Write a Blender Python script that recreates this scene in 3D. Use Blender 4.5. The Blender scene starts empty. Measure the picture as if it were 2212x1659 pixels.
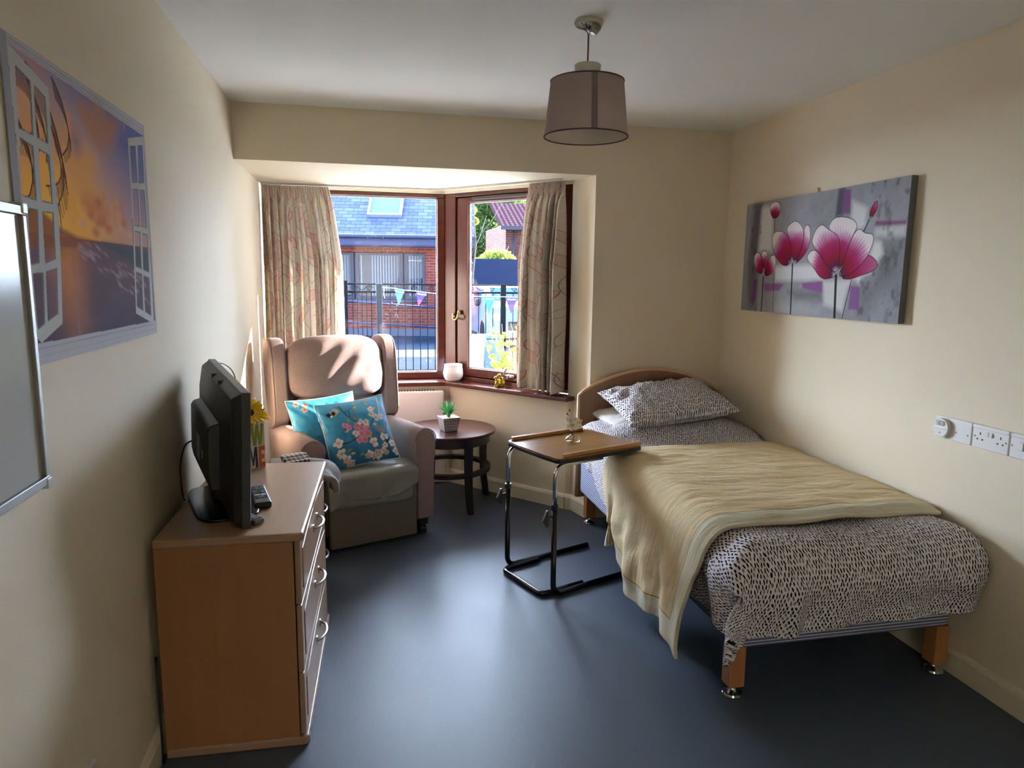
import bpy, math, random
import numpy as np
from mathutils import Vector, Matrix, noise as mnoise
R = math.radians
PI = math.pi
random.seed(7)
rng = np.random.default_rng(5)
scn = bpy.context.scene
COL = scn.collection

# ---------------------------------------------------------------- colours
def s2l(c):
    c = np.asarray(c, float)
    return np.where(c <= 0.04045, c / 12.92, ((c + 0.055) / 1.055) ** 2.4)
def hexc(h):
    h = h.lstrip('#')
    return tuple(float(x) for x in s2l([int(h[i:i + 2], 16) / 255 for i in (0, 2, 4)])) + (1.0,)

# ---------------------------------------------------------------- node expression helper
class E:
    def __init__(s, nt, sock): s.nt = nt; s.s = sock
    def _m(s, op, *a, clamp=False):
        n = s.nt.nodes.new('ShaderNodeMath'); n.operation = op; n.use_clamp = clamp
        for i, v in enumerate((s,) + a):
            if isinstance(v, E): s.nt.links.new(v.s, n.inputs[i])
            else: n.inputs[i].default_value = v
        return E(s.nt, n.outputs[0])
    def __add__(s, o): return s._m('ADD', o)
    __radd__ = __add__
    def __sub__(s, o): return s._m('SUBTRACT', o)
    def __rsub__(s, o): return (s * -1.0) + o
    def __mul__(s, o): return s._m('MULTIPLY', o)
    __rmul__ = __mul__
    def __truediv__(s, o): return s._m('DIVIDE', o)
    def floor(s): return s._m('FLOOR')
    def fract(s): return s._m('FRACT')
    def abs(s): return s._m('ABSOLUTE')
    def sin(s): return s._m('SINE')
    def cos(s): return s._m('COSINE')
    def lt(s, o): return s._m('LESS_THAN', o)
    def gt(s, o): return s._m('GREATER_THAN', o)
    def min(s, o): return s._m('MINIMUM', o)
    def max(s, o): return s._m('MAXIMUM', o)
    def mod(s, o): return s._m('FLOORED_MODULO', o)
    def clamp(s): return s._m('ADD', 0.0, clamp=True)

class M:
    """small material builder"""
    def __init__(s, name, base='#808080', rough=0.6, metal=0.0, spec=0.5, **kw):
        s.m = bpy.data.materials.new(name); s.m.use_nodes = True
        s.nt = s.m.node_tree; s.N = s.nt.nodes; s.L = s.nt.links
        s.b = s.N['Principled BSDF']
        s.base(hexc(base) if isinstance(base, str) else base)
        s.b.inputs['Roughness'].default_value = rough
        s.b.inputs['Metallic'].default_value = metal
        s.b.inputs['Specular IOR Level'].default_value = spec
        for k, v in kw.items(): s.b.inputs[k].default_value = v
    def base(s, c):
        if isinstance(c, (tuple, list)): s.b.inputs['Base Color'].default_value = c
        else: s.L.new(c, s.b.inputs['Base Color'])
    def tc(s, kind='Object'):
        n = s.N.new('ShaderNodeTexCoord'); return n.outputs[kind]
    def mapping(s, v, scale=(1, 1, 1), rot=(0, 0, 0), loc=(0, 0, 0)):
        n = s.N.new('ShaderNodeMapping'); s.L.new(v, n.inputs[0])
        n.inputs['Scale'].default_value = scale; n.inputs['Rotation'].default_value = rot; n.inputs['Location'].default_value = loc
        return n.outputs[0]
    def xyz(s, v):
        n = s.N.new('ShaderNodeSeparateXYZ'); s.L.new(v, n.inputs[0])
        return [E(s.nt, n.outputs[i]) for i in range(3)]
    def comb(s, x, y, z=0.0):
        n = s.N.new('ShaderNodeCombineXYZ')
        for i, v in enumerate((x, y, z)):
            if isinstance(v, E): s.L.new(v.s, n.inputs[i])
            else: n.inputs[i].default_value = v
        return n.outputs[0]
    def noise(s, v, scale=5, detail=3, rough=0.55, dist=0.0):
        n = s.N.new('ShaderNodeTexNoise'); s.L.new(v, n.inputs['Vector'])
        n.inputs['Scale'].default_value = scale; n.inputs['Detail'].default_value = detail
        n.inputs['Roughness'].default_value = rough; n.inputs['Distortion'].default_value = dist
        return E(s.nt, n.outputs['Fac'])
    def white(s, v):
        n = s.N.new('ShaderNodeTexWhiteNoise'); n.noise_dimensions = '3D'; s.L.new(v, n.inputs['Vector'])
        return E(s.nt, n.outputs['Value'])
    def voronoi(s, v, scale=5, feature='F1', rand=1.0):
        n = s.N.new('ShaderNodeTexVoronoi'); n.feature = feature; s.L.new(v, n.inputs['Vector'])
        n.inputs['Scale'].default_value = scale; n.inputs['Randomness'].default_value = rand
        return n
    def mix(s, f, a, b):
        n = s.N.new('ShaderNodeMix'); n.data_type = 'RGBA'
        if isinstance(f, E): s.L.new(f.s, n.inputs['Factor'])
        else: n.inputs['Factor'].default_value = f
        for k, v in ((6, a), (7, b)):
            if isinstance(v, str): v = hexc(v)
            if isinstance(v, (tuple, list)): n.inputs[k].default_value = v
            else: s.L.new(v, n.inputs[k])
        return n.outputs[2]
    def ramp(s, f, stops):
        n = s.N.new('ShaderNodeValToRGB'); s.L.new(f.s if isinstance(f, E) else f, n.inputs[0])
        el = n.color_ramp.elements
        while len(el) < len(stops): el.new(0.5)
        for e, (p, c) in zip(el, stops): e.position = p; e.color = hexc(c) if isinstance(c, str) else c
        return n.outputs[0]
    def bump(s, h, dist=0.002, strength=1.0):
        n = s.N.new('ShaderNodeBump'); s.L.new(h.s if isinstance(h, E) else h, n.inputs['Height'])
        n.inputs['Distance'].default_value = dist; n.inputs['Strength'].default_value = strength
        s.L.new(n.outputs[0], s.b.inputs['Normal']); return s
    def translucent(s, fac, col):
        t = s.N.new('ShaderNodeBsdfTranslucent')
        if isinstance(col, str): t.inputs[0].default_value = hexc(col)
        elif isinstance(col, (tuple, list)): t.inputs[0].default_value = col
        else: s.L.new(col, t.inputs[0])
        mx = s.N.new('ShaderNodeMixShader'); mx.inputs[0].default_value = fac
        s.L.new(s.b.outputs[0], mx.inputs[1]); s.L.new(t.outputs[0], mx.inputs[2])
        s.L.new(mx.outputs[0], s.N['Material Output'].inputs[0]); return s

def paint(name, c, rough=0.85, bump=0.0006, var=0.04, scale=3.0):
    m = M(name, c, rough, spec=0.3); o = m.tc()
    n = m.noise(o, scale, 3)
    c1 = hexc(c); c2 = tuple(x * (1 - var * 2) for x in c1[:3]) + (1,)
    m.base(m.mix(n, c2, c1))
    m.bump(m.noise(o, 160, 2), bump); return m.m
def plain(name, c, rough=0.5, metal=0.0, var=0.06, scale=25, spec=0.5, bump=0.0, **kw):
    m = M(name, c, rough, metal, spec, **kw); o = m.tc(); n = m.noise(o, scale, 2)
    c1 = hexc(c) if isinstance(c, str) else c
    m.base(m.mix(n, tuple(x * (1 - var) for x in c1[:3]) + (1,), tuple(min(1, x * (1 + var)) for x in c1[:3]) + (1,)))
    if bump: m.bump(n, bump)
    return m.m
def wood(name, dark, light, axis=2, scale=1.0, rough=0.4, contrast=1.0, spec=0.5):
    m = M(name, light, rough, spec=spec)
    sc = [14 * scale] * 3; sc[axis] = 0.9 * scale
    v = m.mapping(m.tc(), tuple(sc))
    n = m.noise(v, 1.2, 4, 0.6, 0.6); f = m.noise(v, 9, 3, 0.7, 0.2)
    k = (n * 0.75 + f * 0.35 - 0.55 + 0.0) * (1.6 * contrast) + 0.5
    m.base(m.mix(k.clamp(), dark, light)); m.bump(f, 0.0002); return m.m
def brushed(name, c, rough=0.3):
    return plain(name, c, rough, 1.0, 0.05, 60)
def fabric(name, c, c2=None, scale=420, rough=0.95, bump=0.0012, var=0.12, sheen=0.0):
    m = M(name, c, rough, spec=0.15); o = m.tc(); n = m.noise(o, scale, 3, 0.7); n2 = m.noise(o, 9, 3)
    c1 = hexc(c); c2 = hexc(c2) if c2 else tuple(x * (1 - var * 2) for x in c1[:3]) + (1,)
    k = (n * 1.6 - 0.3) * 0.7 + n2 * 0.3
    m.base(m.mix(k.clamp(), c2, c1)); m.bump(n, bump)
    if sheen: m.b.inputs['Sheen Weight'].default_value = sheen
    return m.m

# ---------------------------------------------------------------- mesh builder
class MB:
    def __init__(s): s.v = []; s.f = []; s.uv = None
    def add(s, vs, fs):
        k = len(s.v); s.v += [tuple(v) for v in vs]; s.f += [tuple(i + k for i in f) for f in fs]; return s
    def box(s, x0, x1, y0, y1, z0, z1, M4=None):
        vs = [Vector((x, y, z)) for z in (z0, z1) for y in (y0, y1) for x in (x0, x1)]
        if M4 is not None: vs = [M4 @ v for v in vs]
        return s.add(vs, [(0, 2, 3, 1), (4, 5, 7, 6), (0, 1, 5, 4), (2, 6, 7, 3), (0, 4, 6, 2), (1, 3, 7, 5)])
    def prism(s, pts, h0, h1, axis=2, M4=None):
        n = len(pts)
        def mk(p, h):
            a, b = p
            v = {2: (a, b, h), 1: (a, h, b), 0: (h, a, b)}[axis]
            v = Vector(v); return M4 @ v if M4 is not None else v
        vs = [mk(p, h0) for p in pts] + [mk(p, h1) for p in pts]
        fs = [tuple(range(n))[::-1], tuple(range(n, 2 * n))] + [(i, (i + 1) % n, n + (i + 1) % n, n + i) for i in range(n)]
        return s.add(vs, fs)
    def tube(s, pts, r, n=10, caps=True, closed=False):
        pts = [Vector(p) for p in pts]; N = len(pts); rs = r if isinstance(r, (list, tuple)) else [r] * N
        rings = []; up = None
        for i, p in enumerate(pts):
            a = pts[(i - 1) % N] if (closed or i > 0) else p
            b = pts[(i + 1) % N] if (closed or i < N - 1) else p
            t = (b - a); t = t.normalized() if t.length > 1e-9 else Vector((0, 0, 1))
            if up is None:
                up = Vector((0, 0, 1)) if abs(t.z) < 0.9 else Vector((1, 0, 0))
            u = (up - t * up.dot(t))
            if u.length < 1e-6: u = t.orthogonal()
            u.normalize(); w = t.cross(u); up = u
            rings.append([p + (u * math.cos(2 * PI * k / n) + w * math.sin(2 * PI * k / n)) * rs[i] for k in range(n)])
        vs = [v for rg in rings for v in rg]; fs = []
        for i in range(N if closed else N - 1):
            j = (i + 1) % N
            for k in range(n): fs.append((i * n + k, i * n + (k + 1) % n, j * n + (k + 1) % n, j * n + k))
        if caps and not closed:
            fs.append(tuple(range(n))[::-1]); fs.append(tuple((N - 1) * n + k for k in range(n)))
        return s.add(vs, fs)
    def cyl(s, c, r, h, n=24, r2=None):
        c = Vector(c); return s.lathe([(r, 0), (r2 if r2 is not None else r, h)], n, c)
    def lathe(s, prof, n=32, c=(0, 0, 0), M4=None, cap=True):
        c = Vector(c); vs = []
        for r, z in prof:
            for k in range(n):
                v = Vector((r * math.cos(2 * PI * k / n), r * math.sin(2 * PI * k / n), z))
                vs.append((M4 @ v if M4 is not None else v) + c)
        fs = []
        for i in range(len(prof) - 1):
            for k in range(n): fs.append((i * n + k, i * n + (k + 1) % n, (i + 1) * n + (k + 1) % n, (i + 1) * n + k))
        if cap:
            fs.append(tuple(range(n))[::-1]); fs.append(tuple((len(prof) - 1) * n + k for k in range(n)))
        return s.add(vs, fs)
    def sbox(s, c, h, k=5.0, n=10, M4=None, deform=None):
        """rounded box: superellipsoid from a subdivided cube"""
        c = Vector(c); idx = {}; vs = []; fs = []
        def vid(p):
            key = tuple(round(x, 5) for x in p)
            if key not in idx:
                m = max(abs(x) for x in p); L = sum(abs(x) ** k for x in p) ** (1 / k)
                q = Vector([x * m / L for x in p])
                if deform: q = Vector(deform(q))
                q = Vector((q.x * h[0], q.y * h[1], q.z * h[2]))
                if M4 is not None: q = M4 @ q
                idx[key] = len(vs); vs.append(q + c)
            return idx[key]
        for ax in range(3):
            for sg in (-1, 1):
                for i in range(n):
                    for j in range(n):
                        quad = []
                        for a, b in ((i, j), (i + 1, j), (i + 1, j + 1), (i, j + 1)):
                            p = [0, 0, 0]; p[ax] = sg
                            A = math.tan((2 * a / n - 1) * PI / 4 * 0.9) / math.tan(PI / 4 * 0.9)
                            B = math.tan((2 * b / n - 1) * PI / 4 * 0.9) / math.tan(PI / 4 * 0.9)
                            p[(ax + 1) % 3] = A; p[(ax + 2) % 3] = B
                            quad.append(vid(p))
                        fs.append(tuple(quad if sg > 0 else quad[::-1]))
        return s.add(vs, fs)
    def grid(s, P, closed_u=False):
        """P[i][j] points"""
        nu = len(P); nv = len(P[0]); vs = [p for row in P for p in row]; fs = []
        for i in range(nu if closed_u else nu - 1):
            for j in range(nv - 1):
                a = i * nv + j; b = ((i + 1) % nu) * nv + j
                fs.append((a, b, b + 1, a + 1))
        return s.add(vs, fs)
    def build(s, name, mat, parent=None, smooth=False, bevel=0, seg=2, loc=None, rot=None, solid=0, sub=0, angle=40):
        me = bpy.data.meshes.new(name); me.from_pydata(s.v, [], s.f); me.validate(); me.update()
        o = bpy.data.objects.new(name, me); COL.objects.link(o)
        for m in (mat if isinstance(mat, (list, tuple)) else [mat]): me.materials.append(m)
        if parent is not None: o.parent = parent
        if loc is not None: o.location = loc
        if rot is not None: o.rotation_euler = rot
        if s.uv is not None:
            ul = me.uv_layers.new(name='UVMap')
            for p in me.polygons:
                for li in p.loop_indices: ul.data[li].uv = s.uv[me.loops[li].vertex_index]
        if smooth:
            me.polygons.foreach_set('use_smooth', [True] * len(me.polygons))
            if smooth == 'auto':
                try: me.set_sharp_from_angle(angle=R(angle))
                except Exception: pass
        if solid:
            md = o.modifiers.new('Solid', 'SOLIDIFY'); md.thickness = solid; md.offset = 0
        if bevel:
            md = o.modifiers.new('Bevel', 'BEVEL'); md.width = bevel; md.segments = seg; md.limit_method = 'ANGLE'; md.angle_limit = R(40)
            me.polygons.foreach_set('use_smooth', [True] * len(me.polygons))
            md.harden_normals = True
        if sub:
            md = o.modifiers.new('Sub', 'SUBSURF'); md.levels = sub; md.render_levels = sub
        return o

def colattr(o, cols):
    me = o.data; a = me.color_attributes.new('Print', 'FLOAT_COLOR', 'POINT')
    buf = np.ones((len(me.vertices), 4), np.float32); buf[:, :3] = cols
    a.data.foreach_set('color', buf.ravel())
def printmat(name, rough=0.5, bump=0.0, spec=0.4):
    m = M(name, '#ffffff', rough, spec=spec); n = m.N.new('ShaderNodeVertexColor'); n.layer_name = 'Print'
    m.base(n.outputs[0])
    if bump: m.bump(m.noise(m.tc(), 70, 4, 0.6), bump)
    return m.m

def tag(o, label=None, cat=None, group=None, kind=None):
    if label: o['label'] = label
    if cat: o['category'] = cat
    if group: o['group'] = group
    if kind: o['kind'] = kind
    return o
def T(name, label, cat, loc=(0, 0, 0), rz=0, group=None):
    o = bpy.data.objects.new(name, None); COL.objects.link(o); o.empty_display_size = 0.1
    o.location = loc; o.rotation_euler = (0, 0, rz)
    return tag(o, label, cat, group)
def S(o, label=None): return tag(o, label, None, None, 'structure')
def dup(o, parent=None, loc=None, rz=None, label=None):
    c = o.copy(); COL.objects.link(c); c.parent = parent
    if loc is not None: c.location = loc
    if rz is not None: c.rotation_euler = (0, 0, rz)
    if label: c['label'] = label
    for ch in list(o.children): dup(ch, c)
    return c
def arc(c, r, a0, a1, n, ax1, ax2):
    c = Vector(c); ax1 = Vector(ax1); ax2 = Vector(ax2)
    return [c + (ax1 * math.cos(a0 + (a1 - a0) * i / n) + ax2 * math.sin(a0 + (a1 - a0) * i / n)) * r for i in range(n + 1)]
def bend(pts, r, n=6):
    """round the corners of a polyline"""
    pts = [Vector(p) for p in pts]; out = [pts[0]]
    for i in range(1, len(pts) - 1):
        a, b, c = pts[i - 1], pts[i], pts[i + 1]
        d1 = (a - b).normalized(); d2 = (c - b).normalized()
        rr = min(r, (a - b).length * 0.49, (c - b).length * 0.49)
        p1 = b + d1 * rr; p2 = b + d2 * rr
        for k in range(n + 1):
            t = k / n; out.append(p1 * (1 - t) ** 2 + b * 2 * t * (1 - t) + p2 * t * t)
    out.append(pts[-1]); return out
def spline(pts, k=6):
    P = [Vector(p) for p in pts]; P = [P[0]] + P + [P[-1]]; out = []
    for i in range(1, len(P) - 2):
        for j in range(k):
            t = j / k; out.append(0.5 * ((2 * P[i]) + (P[i + 1] - P[i - 1]) * t + (2 * P[i - 1] - 5 * P[i] + 4 * P[i + 1] - P[i + 2]) * t * t + (3 * P[i] - P[i - 1] - 3 * P[i + 1] + P[i + 2]) * t ** 3))
    out.append(P[-2]); return out
def frame_M(origin, x, y, z):
    m = Matrix.Identity(4)
    for i, a in enumerate((x, y, z)):
        a = Vector(a)
        for r_ in range(3): m[r_][i] = a[r_]
    for r_ in range(3): m[r_][3] = origin[r_]
    return m

# ---------------------------------------------------------------- picture painter (fills arrays of surface colour)
class Pic:
    def __init__(s, w, h, nx, ny, base):
        s.w, s.h = w, h; s.x, s.y = np.meshgrid(np.linspace(0, w, nx), np.linspace(0, h, ny))
        s.c = np.zeros((ny, nx, 3)); s.c[:] = s2l(s.col(base))
    @staticmethod
    def col(c):
        if isinstance(c, str): c = c.lstrip('#'); return np.array([int(c[i:i + 2], 16) / 255 for i in (0, 2, 4)])
        return np.array(c)
    def inside(s, pts):
        ins = np.zeros(s.x.shape, bool); n = len(pts)
        for i in range(n):
            x1, y1 = pts[i]; x2, y2 = pts[(i + 1) % n]
            if y1 == y2: continue
            c = ((y1 > s.y) != (y2 > s.y)) & (s.x < (x2 - x1) * (s.y - y1) / (y2 - y1) + x1); ins ^= c
        return ins
    def dist(s, pts, closed=False):
        d = np.full(s.x.shape, 1e9); n = len(pts)
        for i in range(n if closed else n - 1):
            x1, y1 = pts[i]; x2, y2 = pts[(i + 1) % n]; dx, dy = x2 - x1, y2 - y1; L = dx * dx + dy * dy + 1e-9
            t = np.clip(((s.x - x1) * dx + (s.y - y1) * dy) / L, 0, 1)
            d = np.minimum(d, np.hypot(s.x - x1 - t * dx, s.y - y1 - t * dy))
        return d
    def put(s, mask, c):
        mask = np.clip(mask.astype(float), 0, 1)[..., None]
        c = c if isinstance(c, np.ndarray) and c.ndim == 3 else s2l(s.col(c))
        s.c = s.c * (1 - mask) + c * mask
    def poly(s, pts, c, soft=0.0, a=1.0):
        m = s.inside(pts).astype(float)
        if soft > 0:
            d = s.dist(pts, True); sd = np.where(m > 0, d, -d); m = np.clip(sd / soft + 0.5, 0, 1)
        s.put(m * a, c); return s
    def line(s, pts, w, c, a=1.0, closed=False):
        d = s.dist(pts, closed); s.put(np.clip((w - d) / (0.5 * w) , 0, 1) * a, c)
    def ell(s, cx, cy, rx, ry, c, soft=0.3, ang=0.0, a=1.0):
        X = s.x - cx; Y = s.y - cy; ca, sa = math.cos(ang), math.sin(ang)
        r = np.hypot((X * ca + Y * sa) / rx, (-X * sa + Y * ca) / ry)
        s.put(np.clip((1 - r) / soft, 0, 1) * a, c)
    def noise(s, scale, seed=0, octv=4, sx=1, sy=1):
        out = np.zeros(s.x.shape); amp = 1; tot = 0
        for o in range(octv):
            r = np.random.default_rng(seed + o); n = 64; g = r.random((n, n))
            X = s.x * sx / scale * 2 ** o; Y = s.y * sy / scale * 2 ** o
            xi = np.floor(X).astype(int); yi = np.floor(Y).astype(int); fx = X - xi; fy = Y - yi
            fx = fx * fx * (3 - 2 * fx); fy = fy * fy * (3 - 2 * fy)
            a = g[yi % n, xi % n]; b = g[yi % n, (xi + 1) % n]; c = g[(yi + 1) % n, xi % n]; d = g[(yi + 1) % n, (xi + 1) % n]
            out += amp * ((a * (1 - fx) + b * fx) * (1 - fy) + (c * (1 - fx) + d * fx) * fy); tot += amp; amp *= 0.5
        return out / tot
    def flat(s): return s.c.reshape(-1, 3)

def smoothpoly(pts, it=2):
    for _ in range(it):
        q = []
        for i in range(len(pts)):
            a = pts[i]; b = pts[(i + 1) % len(pts)]
            q += [(a[0] * .75 + b[0] * .25, a[1] * .75 + b[1] * .25), (a[0] * .25 + b[0] * .75, a[1] * .25 + b[1] * .75)]
        pts = q
    return pts
def fgrid(nx, ny, fn, name, mat, parent, **kw):
    """dense grid mesh, numpy built; fn(U,V)->x,y,z arrays with U,V in 0..1"""
    U, V = np.meshgrid(np.linspace(0, 1, nx), np.linspace(0, 1, ny))
    X, Y, Z = fn(U, V); co = np.stack([X, Y, Z], -1).reshape(-1, 3).astype(np.float32)
    i, j = np.meshgrid(np.arange(nx - 1), np.arange(ny - 1)); a = (j * nx + i).ravel()
    q = np.stack([a, a + 1, a + nx + 1, a + nx], -1).astype(np.int32)
    me = bpy.data.meshes.new(name); me.vertices.add(len(co)); me.vertices.foreach_set('co', co.ravel())
    me.loops.add(q.size); me.loops.foreach_set('vertex_index', q.ravel())
    me.polygons.add(len(q)); me.polygons.foreach_set('loop_start', np.arange(0, q.size, 4, dtype=np.int32))
    me.update(calc_edges=True); me.validate()
    me.polygons.foreach_set('use_smooth', np.ones(len(me.polygons), bool))
    uvl = me.uv_layers.new(name='UVMap'); uv = np.stack([U.ravel(), V.ravel()], -1)
    if 'uv' in kw: uv = kw['uv'](U, V)
    uvl.data.foreach_set('uv', uv[q.ravel()].astype(np.float32).ravel())
    o = bpy.data.objects.new(name, me); COL.objects.link(o); me.materials.append(mat)
    if parent is not None: o.parent = parent
    if kw.get('solid'):
        md = o.modifiers.new('Solid', 'SOLIDIFY'); md.thickness = kw['solid']; md.offset = kw.get('off', 0)
    return o
SKY, SUN, ROOM_FILL, REAR_FILL, EXPO = 3.8, 34.0, 44.0, 24.0, 1.3
# ================================================================ MATERIALS
m_wall = paint('cream_wall_paint', '#dccfb6', 0.8, 0.0005, 0.02)
m_ceil = paint('white_ceiling_paint', '#e9e9e4', 0.9, 0.0004, 0.02)
m_skirt = paint('gloss_cream_paint', '#d9cfb8', 0.35, 0.0002, 0.02)
def floor_mat():
    m = M('blue_grey_vinyl', '#4b525b', 0.32, spec=0.32); o = m.tc()
    n = m.noise(o, 2.2, 4); f = m.voronoi(o, 90).outputs['Distance']
    sp = E(m.nt, f).lt(0.13) * m.noise(o, 40, 1).gt(0.55)
    base = m.mix(n, '#434b56', '#4d5662')
    m.base(m.mix(sp * 0.35, base, '#8d949d'))
    r = n * 0.12 + 0.40; m.L.new(r.s, m.b.inputs['Roughness'])
    m.bump(m.noise(o, 260, 2), 0.0002); return m.m
m_floor = floor_mat()
m_mahog = wood('mahogany_varnish', '#35130c', '#6b2c1d', 0, 1.0, 0.22, 0.8)
m_mahog_v = wood('mahogany_varnish_upright', '#35130c', '#6b2c1d', 2, 1.0, 0.22, 0.8)
m_bead = plain('grey_glazing_bead', '#b8b4ad', 0.5)
def glass_mat(name, tint='#ffffff', gl=0.06):
    m = bpy.data.materials.new(name); m.use_nodes = True; nt = m.node_tree; N = nt.nodes; L = nt.links
    N.remove(N['Principled BSDF']); out = N['Material Output']
    t = N.new('ShaderNodeBsdfTransparent'); t.inputs[0].default_value = hexc(tint)
    g = N.new('ShaderNodeBsdfGlossy'); g.inputs['Roughness'].default_value = 0.02
    f = N.new('ShaderNodeFresnel'); f.inputs[0].default_value = 1.5
    # faint dried rain specks scattered on the pane
    tc = N.new('ShaderNodeTexCoord'); v = N.new('ShaderNodeTexVoronoi'); v.inputs['Scale'].default_value = 60
    L.new(tc.outputs['Object'], v.inputs['Vector'])
    ns = N.new('ShaderNodeTexNoise'); ns.inputs['Scale'].default_value = 3; L.new(tc.outputs['Object'], ns.inputs['Vector'])
    k = (E(nt, v.outputs['Distance']).lt(0.09)) * (E(nt, ns.outputs['Fac']).gt(0.56)) * 0.35
    d = N.new('ShaderNodeBsdfTranslucent'); d.inputs[0].default_value = (.8, .85, .9, 1)
    m1 = N.new('ShaderNodeMixShader'); m2 = N.new('ShaderNodeMixShader')
    ge = N.new('ShaderNodeNewGeometry'); ff = E(nt, f.outputs[0]) * (1.0 - E(nt, ge.outputs['Backfacing']))
    L.new(ff.s, m1.inputs[0]); L.new(t.outputs[0], m1.inputs[1]); L.new(g.outputs[0], m1.inputs[2])
    L.new(k.s, m2.inputs[0]); L.new(m1.outputs[0], m2.inputs[1]); L.new(d.outputs[0], m2.inputs[2])
    L.new(m2.outputs[0], out.inputs[0]); return m
m_glass = glass_mat('window_glass')
m_dark = plain('black_plastic', '#141517', 0.4)
m_brass = brushed('worn_brass', '#8d7a52', 0.35)
m_chrome = plain('chrome', '#cfcfd2', 0.12, 1.0, 0.02)
m_black_gloss = plain('gloss_black_enamel', '#0d0d0e', 0.18)
m_white_pl = plain('white_plastic', '#d7d3cf', 0.35, var=0.02)
m_white_metal = plain('white_enamel', '#dcd3cc', 0.4, var=0.02)

W, D, H = 2.883, 4.034, 2.4
SOF = 2.108
# ================================================================ ROOM SHELL
S(MB().prism([(-0.15, -1.2), (W + .15, -1.2), (W + .15, 4.3), (2.0, 4.3), (1.3, 5.2), (-0.15, 5.2)], -0.12, 0).build('floor', m_floor))
S(MB().box(-0.15, W + .15, -1.2, 4.2, H, H + .12).build('ceiling', m_ceil))
S(MB().box(-0.2, 0, -1.2, 5.2, 0, H).build('wall_left', m_wall))
S(MB().box(W, W + .2, -1.2, 4.2, 0, H).build('wall_right', m_wall))
wf = MB(); wf.box(0, .55, -1.35, -1.2, 0, H); wf.box(1.45, W, -1.35, -1.2, 0, H); wf.box(.55, 1.45, -1.35, -1.2, 2.05, H)
S(wf.build('wall_front', m_wall))
S(MB().box(-.6, 2.4, -2.9, -2.8, 0, 2.4).box(-.6, -.5, -2.8, -1.35, 0, 2.4).box(2.3, 2.4, -2.8, -1.35, 0, 2.4).box(-.6, 2.4, -2.9, -1.35, 2.4, 2.5).box(-.6, 2.4, -2.9, -1.2, -.1, 0).build('wall_corridor', m_wall))
wb = MB()
wb.prism([(0, D), (2.02, D), (1.955, 4.285), (1.30, 5.2), (0, 5.2)], SOF, H + .12)
wb.prism([(2.02, D), (W, D), (W, 4.33), (2.12, 4.40), (1.955, 4.285)], 0, H + .12)
S(wb.build('wall_back', m_wall))
S(MB().prism([(0, 4.98), (1.26, 4.98), (1.935, 4.225), (1.975, 4.215), (2.05, 4.42), (1.33, 5.2), (0, 5.2)], 0, 0.724).build('wall_bay', m_wall))
# strip of cream timber over the window heads
S(MB().prism([(0, 5.085), (1.243, 5.085), (1.962, 4.268), (2.02, 4.34), (1.28, 5.18), (0, 5.18)], 2.088, SOF).build('trim_1', m_skirt))
# window board
S(MB().prism([(0, 4.915), (1.235, 4.915), (1.91, 4.155), (1.975, 4.19), (1.95, 4.29), (1.27, 5.16), (0, 5.16)], 0.726, 0.756).build('trim_2', m_mahog, bevel=.008, seg=3), 'mahogany window board')
def skirt(name, path, t=0.018, h=0.10):
    mb = MB()
    for i in range(len(path) - 1):
        a = Vector((*path[i], 0)); b = Vector((*path[i + 1], 0)); d = (b - a).normalized(); n = Vector((-d.y, d.x, 0))
        e0 = a; e1 = b
        prof = [(0, 0), (t, 0), (t, h - .02), (t * .55, h - .006), (0, h)]
        vs = [e0 + n * p + Vector((0, 0, z)) for p, z in prof] + [e1 + n * p + Vector((0, 0, z)) for p, z in prof]
        k = len(prof); mb.add(vs, [tuple(range(k)), tuple(range(k, 2 * k))[::-1]] + [(j, k + j, k + (j + 1) % k, (j + 1) % k) for j in range(k)])
    return S(mb.build(name, m_skirt))
skirt('baseboard_left', [(0, 4.96), (0, -1.2)])
skirt('baseboard_right', [(W, -1.2), (W, D)])
skirt('baseboard_back', [(W - .02, D), (2.02, D), (1.975, 4.2), (1.935, 4.225), (1.26, 4.98), (0.02, 4.98)])

# ---- eave of the roof outside, over the bay
S(MB().box(-1.5, 12, 5.22, 6.05, 2.17, 2.24).box(2.12, 12, 4.36, 5.22, 2.17, 2.24).build('roof_eave', plain('painted_soffit', '#d0cfca', .7)))

# ================================================================ WINDOWS
w1 = T('window_1', None, None, (0, 5.10, 0)); S(w1)
f = MB(); f.box(0.0, 1.245, 0, .07, 2.06, 2.087); f.box(0, 1.245, 0, .07, .757, .805); f.box(0, .05, 0, .07, .805, 2.06); f.box(1.192, 1.245, 0, .07, .805, 2.06)
f.build('frame', m_mahog, w1, bevel=.004)
b = MB(); b.box(.05, 1.192, .022, .032, 2.052, 2.06); b.box(.05, 1.192, .022, .032, .805, .813); b.box(1.185, 1.192, .022, .032, .813, 2.052)
b.build('glazing_bead', m_bead, w1)
MB().box(.05, 1.192, .036, .040, .805, 2.06).build('glass', m_glass, w1)
ang = math.atan2(-.753, .658)
w2 = T('window_2', None, None, (1.25, 5.10, 0), ang); S(w2)   # local x runs along the pane, local y points outdoors
L2 = 1.082
f = MB(); f.box(-.01, .095, 0, .07, .757, 2.087); f.box(.095, L2, 0, .07, 2.062, 2.087); f.box(.095, L2, 0, .07, .757, .785); f.box(.99, L2, 0, .07, .785, 2.062)
f.box(.09, .115, .045, .07, .78, 2.066); f.box(.975, 1.0, .045, .07, .78, 2.066); f.box(.11, .98, .045, .07, .78, .802); f.box(.11, .98, .045, .07, 2.044, 2.066)
f.prism([(-.05, .0), (-.012, .0), (-.012, .075), (-.05, .06)], .757, 2.087)
f.build('frame', m_mahog_v, w2, bevel=.004)
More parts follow.
